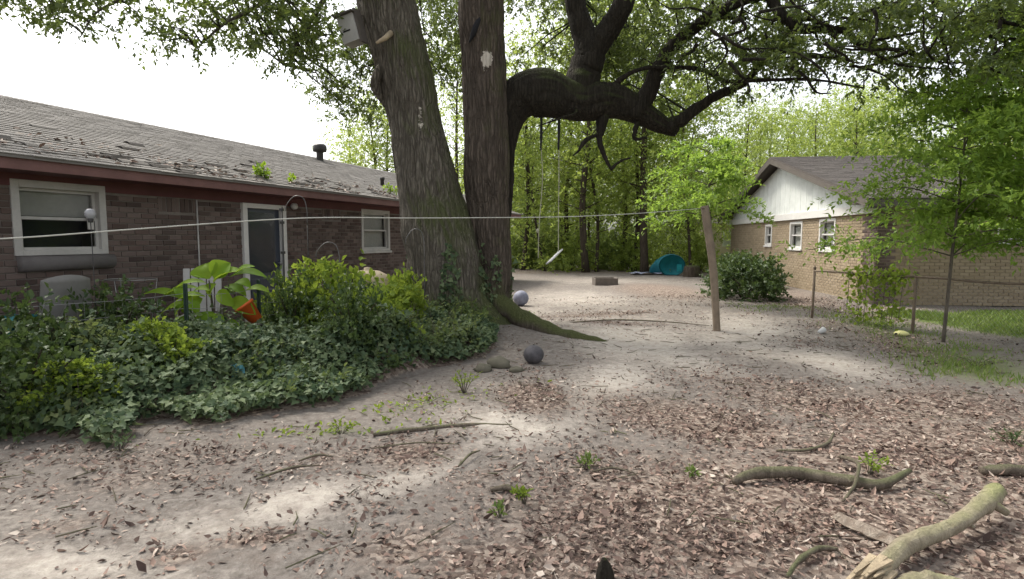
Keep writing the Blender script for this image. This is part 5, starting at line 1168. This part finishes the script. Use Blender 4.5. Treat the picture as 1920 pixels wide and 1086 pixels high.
# orange pot on a dark stand, tan pot
a = at(468, 585, 6.8); o = thing('orange_pot', 'bright orange plastic pot tipped on a dark stand among the plants', 'pot', tuple(a)); rm = Matrix.Rotation(R(-35), 3, 'Y') @ Matrix.Rotation(R(10), 3, 'X')
MB().lathe([(0, -.13), (.07, -.13), (.105, .08), (.12, .08), (.12, .11), (.095, .11), (.06, -.1), (0, -.1)], 20, (0, 0, 0), rm).build('body', M['orange'], o, True)
o = thing('plant_stand', 'dark iron stand holding the tipped orange pot', 'stand', (a[0], 6.85, 0))
MB().box((0, 0, a[2]-.17), (.24, .24, .03)).build('top', M['dark_metal'], o)
for sx in (-1, 1):
    for sy in (-1, 1): MB().tube([(sx*.1, sy*.1, a[2]-.18), (sx*.12, sy*.12, 0)], .012, 6).build('leg', M['dark_metal'], o)
a = at(432, 655, 6.55); o = thing('clay_pot', 'pale tan clay pot behind the drooping broad leaf', 'pot', (a[0], 6.6, GZ(a[0], 6.6)-.02)); z = max(.3, a[2]-o.location.z+.15)
MB().lathe([(0, 0), (.10, 0), (.15, z*.8), (.17, z*.8), (.17, z), (.145, z), (.13, z*.85), (0, z*.85)], 20).build('body', M['tan'], o, True)
MB().lathe([(0, z*.86), (.13, z*.86)], 14).build('soil', M['brown_wood'], o)
# blue scrap
a = at(459, 700, 5.7); m = MB(); vs = []; fs = []
for i in range(6):
    for j in range(5): vs.append((-.06+.024*i+random.uniform(-.01, .01), random.uniform(-.02, .02), -.07+.035*j+random.uniform(-.012, .012)))
for i in range(5):
    for j in range(4): k = i*5+j; fs.append((k, k+5, k+6, k+1))
o = m.add(vs, fs).build('plastic_scrap', M['blue_scrap']); o.location = (a[0], 5.55, a[2]+.05); sol = o.modifiers.new('s', 'SOLIDIFY'); sol.thickness = .003; tag(o, 'crumpled pale blue plastic scrap caught in the ivy', 'plastic scrap')
# small toys near fence
q = ground_pt(1690, 628); o = thing('toy', 'pale yellow plastic toy lying by the fence post', 'toy', (q[0], q[1], GZ(q[0], q[1])), .3); MB().lathe([(0, 0), (.08, .005), (.11, .03), (.09, .055), (.04, .075), (0, .08)], 16).build('shell', M['yellow'], o, True); MB().box((-.1, 0, .03), (.05, .03, .03)).build('knob', M['dark'], o, bevel=.006)
q = ground_pt(1540, 627); o = thing('litter_cup', 'crushed white paper cup on the leaf strewn ground by the fence', 'paper cup', (q[0], q[1], GZ(q[0], q[1])+.04), .5); rm = Matrix.Rotation(R(75), 3, 'Y'); MB().lathe([(0, -.06), (.03, -.06), (.045, .05), (.048, .055), (.040, .05), (.026, -.05)], 12, (0, 0, 0), rm).build('body', M['plastic_white'], o, True); MB().lathe([(0, -.052), (.026, -.052)], 12, (0, 0, 0), rm).build('base', M['plastic_white'], o)

# ---------------------------------------------------------------- logs, fallen branches
def limb(name, lab, cat, pts, rad, mat, group=None, knots=(), n=12, steps=26):
    P = [np.array(p) for p in pts]; o = thing(name, lab, cat, tuple(P[0]), 0, group); C = catmull(P, steps)-P[0]; r = np.interp(np.linspace(0, len(P)-1, steps), np.arange(len(rad)), rad)*(1+.10*(rng.random(steps)-.5))
    tb = MB().tube(C, r, n); rb_ = max(rad); va = np.array(tb.v); sd_ = random.randint(0, 99)
    for i in range(steps):
        for k in range(n):
            j = i*n+k; f = 1+.34*(vn(C[i][0]*9+k*.55, C[i][1]*9+i*.5, sd_)-.5)+.2*(vn(k*1.3, i*1.1, sd_+3)-.5); va[j] = C[i]+(va[j]-C[i])*f
    tb.v = [tuple(v) for v in va]; tb.build('stem', M[mat], o, True)
    for (i, d, L, rr_) in knots:
        c = C[i]; MB().tube([c, c+np.array(d)*L*.5+rng.normal(size=3)*.01, c+np.array(d)*L], [rr_, rr_*.8, rr_*.55], 8).build('side_stub', M[mat], o, True)
    return o
g = lambda px, py, dz_: ground_pt(px, py)+np.array([0, 0, dz_])
limb('fallen_branch', 'long crooked brown fallen branch lying across the leaf litter', 'branch', [g(1375, 912, .03), g(1420, 905, .06), g(1500, 903, .055), g(1580, 915, .05), g(1650, 922, .045), g(1705, 905, .075)], [.022, .034, .036, .034, .030, .016], 'log_dark', None, [(15, (.1, -.6, .1), .10, .012)])
limb('fallen_branch', 'thin grey twig branch crossing over the crooked branch', 'branch', [g(1575, 862, .02), g(1592, 890, .10), g(1608, 912, .13), g(1600, 930, .06), g(1580, 945, .015)], [.012, .012, .012, .010, .006], 'log_dark')
limb('fallen_branch', 'slim brown stick lying above the crooked branch', 'branch', [g(1455, 850, .02), g(1510, 852, .03), g(1550, 840, .03), g(1562, 828, .06)], [.006, .011, .014, .010], 'log_dark')
limb('fallen_branch', 'short brown log at the right edge of the leaves', 'branch', [g(1840, 892, .03), g(1880, 893, .04), g(1915, 894, .04), g(1960, 890, .03)], [.03, .036, .036, .03], 'log_dark')
lo = g(1640, 1092, .07); 
lg = limb('log', 'pale greenish log with broken splintered end in the lower right corner', 'log', [g(1640, 1105, .075), g(1700, 1060, .10), g(1770, 1030, .10), g(1815, 1008, .115), g(1848, 984, .13), g(1864, 966, .14)], [.044, .040, .037, .038, .047, .042], 'log', None, [(27, (.75, -.3, -.35), .12, .03), (13, (-.2, .55, .1), .05, .02), (20, (.2, -.5, -.5), .07, .018)], 16, 36)
s0 = np.array(lg.location)
m = MB(); dl = nrm(np.array(g(1640, 1105, .075)-g(1700, 1060, .10))); up_ = np.array([0, 0, 1.]); sl_ = nrm(np.cross(dl, up_))
for k in range(22):
    a = random.uniform(0, 2*PI); rd = .052*math.sqrt(random.random()); p = -dl*.06+sl_*rd*math.cos(a)+up_*rd*math.sin(a); L = random.uniform(.03, .17)+.06*(math.cos(a) > .3); e = p+dl*(L+.06)+sl_*random.uniform(-.02, .02)+up_*random.uniform(-.03, .015)
    f_ = sl_*.016; h_ = up_*.007; m.add([p-f_-h_, p+f_-h_, p+f_+h_, p-f_+h_, e-f_*.3-h_*.3, e+f_*.25-h_*.3, e+f_*.2+h_*.3, e-f_*.3+h_*.3], [(0, 3, 2, 1), (4, 5, 6, 7), (0, 1, 5, 4), (1, 2, 6, 5), (2, 3, 7, 6), (3, 0, 4, 7)])
m.build('splintered_end', M['split_wood'], lg)
limb('log', 'second short mossy log under the pale log', 'log', [g(1670, 1125, .03), g(1740, 1112, .04), g(1830, 1120, .03)], [.045, .05, .035], 'log')
limb('fallen_branch', 'thin dark curved stick left of the splintered log end', 'branch', [g(1475, 1090, .02), g(1500, 1064, .04), g(1535, 1048, .05), g(1570, 1045, .04)], [.008, .014, .014, .008], 'log_dark')
m = MB(); q = g(1625, 1010, .0); vs, fs = [], []; M['pale_bark'] = barkmat('pale_bark', (.20, .15, .115), (.46, .40, .33), (.3, .3, .2), .15)
for i in range(10):
    for j in range(6): u, v = i/9, j/5-.5; wd = .055*(.55+.6*math.sin(PI*(.12+.8*u)))*(1+.25*(vn(i*.9, j, 3)-.5)); vs.append((-.06+.16*u+v*wd*1.5, .14-.32*u+.02*vn(i, j*.7, 5), .022+.03*math.cos(PI*v)+.02*vn(i*.8, j*.8, 7)))
for i in range(9):
    for j in range(5): k = i*6+j; fs.append((k, k+6, k+7, k+1))
o = m.add(vs, fs).build('bark_slab', M['pale_bark'], None, False); o.location = q; o.modifiers.new('s', 'SOLIDIFY').thickness = .012; tag(o, 'curved pale bark slab lying behind the splintered log', 'bark')
q = g(1136, 1088, 0); o = MB().lathe([(.045, -.02), (.042, .03), (.030, .075), (.012, .115), (0, .125)], 7).build('bark_shard', M['bark_limb'], None, False); o.location = q; o.rotation_euler = (.15, -.2, .4); tag(o, 'dark pointed bark shard sticking up at the bottom edge', 'bark')
for (px0, py0, px1, py1, r, lab) in ((700, 846, 860, 838, .006, 'grey stick lying at the edge of the weedy verge'), (480, 905, 600, 878, .009, 'thin stick on the pale dirt in the lower left'), (860, 880, 900, 850, .01, 'short dark stick by the pale sand patch'), (560, 870, 625, 862, .009, 'short twig below the ivy edge'), (920, 925, 985, 935, .022, 'stubby brown stick beside the small weed'), (1110, 890, 1190, 893, .008, 'thin stick near the yellowish weed')):
    a, b = g(px0, py0, .02), g(px1, py1, .02); mid = (a+b)/2+np.array([0, .03, .015]); limb('stick', lab, 'stick', [a, mid, b], [r*.7, r, r*.5], 'log_dark', 'sticks lying on the yard', (), 7, 10)
# exposed roots crossing the sand
for pl, r, lab in (([(985, 600), (1060, 606), (1150, 601), (1240, 604), (1330, 612)], .012, 'long exposed root crossing the sandy path'), ([(960, 800), (880, 800), (780, 808), (700, 818)], .018, 'exposed root in the dirt below the ivy')):
    P = [g(a, b, .012) for a, b in pl]; limb('exposed_root', lab, 'root', P, [r*.6, r, r, r*.8, r*.4][:len(P)], 'log_dark', None, (), 8, 24)
# leaf pile lumps beside the ivy, small weeds
def weed(px, py, n, r, h, mat, lab, leaf=.034):
    q = ground_pt(px, py); o = thing('weed', lab, 'weed', (q[0], q[1], GZ(q[0], q[1])), 0, 'small weeds on the yard'); mb = MB(); P_, D_, N_ = [], [], []
    for k in range(n):
        a = random.uniform(0, 2*PI); e = np.array([r*random.uniform(.3, 1)*math.cos(a), r*random.uniform(.3, 1)*math.sin(a), h*random.uniform(.5, 1)]); mb.tube([(0, 0, -.02), e*.5+np.array([0, 0, .15*h]), e], [.003, .0025, .0015], 4, False)
        for t in (.45, .65, .85, 1):
            for j in range(2): P_.append(e*t+np.array([0, 0, .12*h*math.sin(PI*t)])); d = rng.normal(size=3)*.8+e/np.linalg.norm(e); D_.append(d); N_.append(rng.normal(size=3)*.4+np.array([0, -.2, 1]))
    mb.build('stems', M['bark_grey'], o); nn = len(P_); link('foliage', leaves('foliage', np.array(P_), np.array(D_), np.array(N_), rng.uniform(.7, 1.2, nn)*leaf, rng.uniform(.35, .5, nn)*leaf, rich=True), M[mat], o)
for a in [(985, 950, 9, .07, .10, 'bright_leaf', 'light green weed beside the stubby brown stick'), (1098, 880, 9, .09, .09, 'grass', 'yellowish weed in the leaf litter near the sand'), (1300, 895, 6, .07, .05, 'grass', 'faint yellow weed among the dead leaves'), (938, 975, 6, .05, .06, 'grass', 'tiny pale weed left of the light green weed'), (1630, 890, 10, .12, .11, 'bright_leaf', 'green weed growing behind the crooked branch'),
          (870, 735, 16, .16, .20, 'bright_leaf', 'pale leafy weed standing at the edge of the ivy'), (1900, 835, 12, .22, .10, 'shrub_leaf', 'dark weed patch at the right edge'), (1830, 690, 20, .35, .14, 'grass', 'grassy tuft on the verge by the lawn'), (640, 815, 10, .15, .08, 'bright_leaf', 'low weeds at the lower edge of the ivy'), (225, 845, 10, .12, .12, 'ivy', 'dark sprig at the lower left edge of the ivy'),
          (990, 600, 10, .15, .13, 'grass', 'grass tuft against the mossy root'), (1460, 582, 14, .3, .14, 'grass', 'weeds at the foot of the dark shrub'), (1380, 575, 10, .25, .12, 'grass', 'weeds left of the dark shrub'), (1610, 605, 10, .3, .1, 'grass', 'weeds below the vine on the fence')]: weed(*a)
# seedlings on the roof
for px, py, n, r, h, lab in ((492, 335, 26, .17, .2, 'bright yellow-green seedling clump growing on the roof edge'), (545, 342, 6, .07, .08, 'small seedling on the roof right of the bright clump'), (732, 364, 14, .16, .2, 'yellow-green seedling on the roof beside the oak')):
    l = on_roof(px, py); q = h1w(*l); o = thing('roof_seedling', lab, 'seedling', tuple(q), 0, 'seedlings on the brown house roof'); mb = MB(); P_, D_ = [], []
    for k in range(n):
        a = random.uniform(0, 2*PI); e = np.array([r*random.random()*math.cos(a), r*random.random()*math.sin(a), h*random.uniform(.2, 1)]); mb.tube([(0, 0, -.03), e], [.004, .002], 4, False)
        for j in range(4): P_.append(e+rng.normal(size=3)*.02); D_.append(rng.normal(size=3)+np.array([0, -.3, .2]))
    mb.build('stems', M['bark_grey'], o); nn = len(P_); link('foliage', leaves('foliage', np.array(P_), np.array(D_), nrm(rng.normal(size=(nn, 3))*.4+np.array([.3, -.3, 1])), .085, .05, rich=True), M['big_leaf'], o)
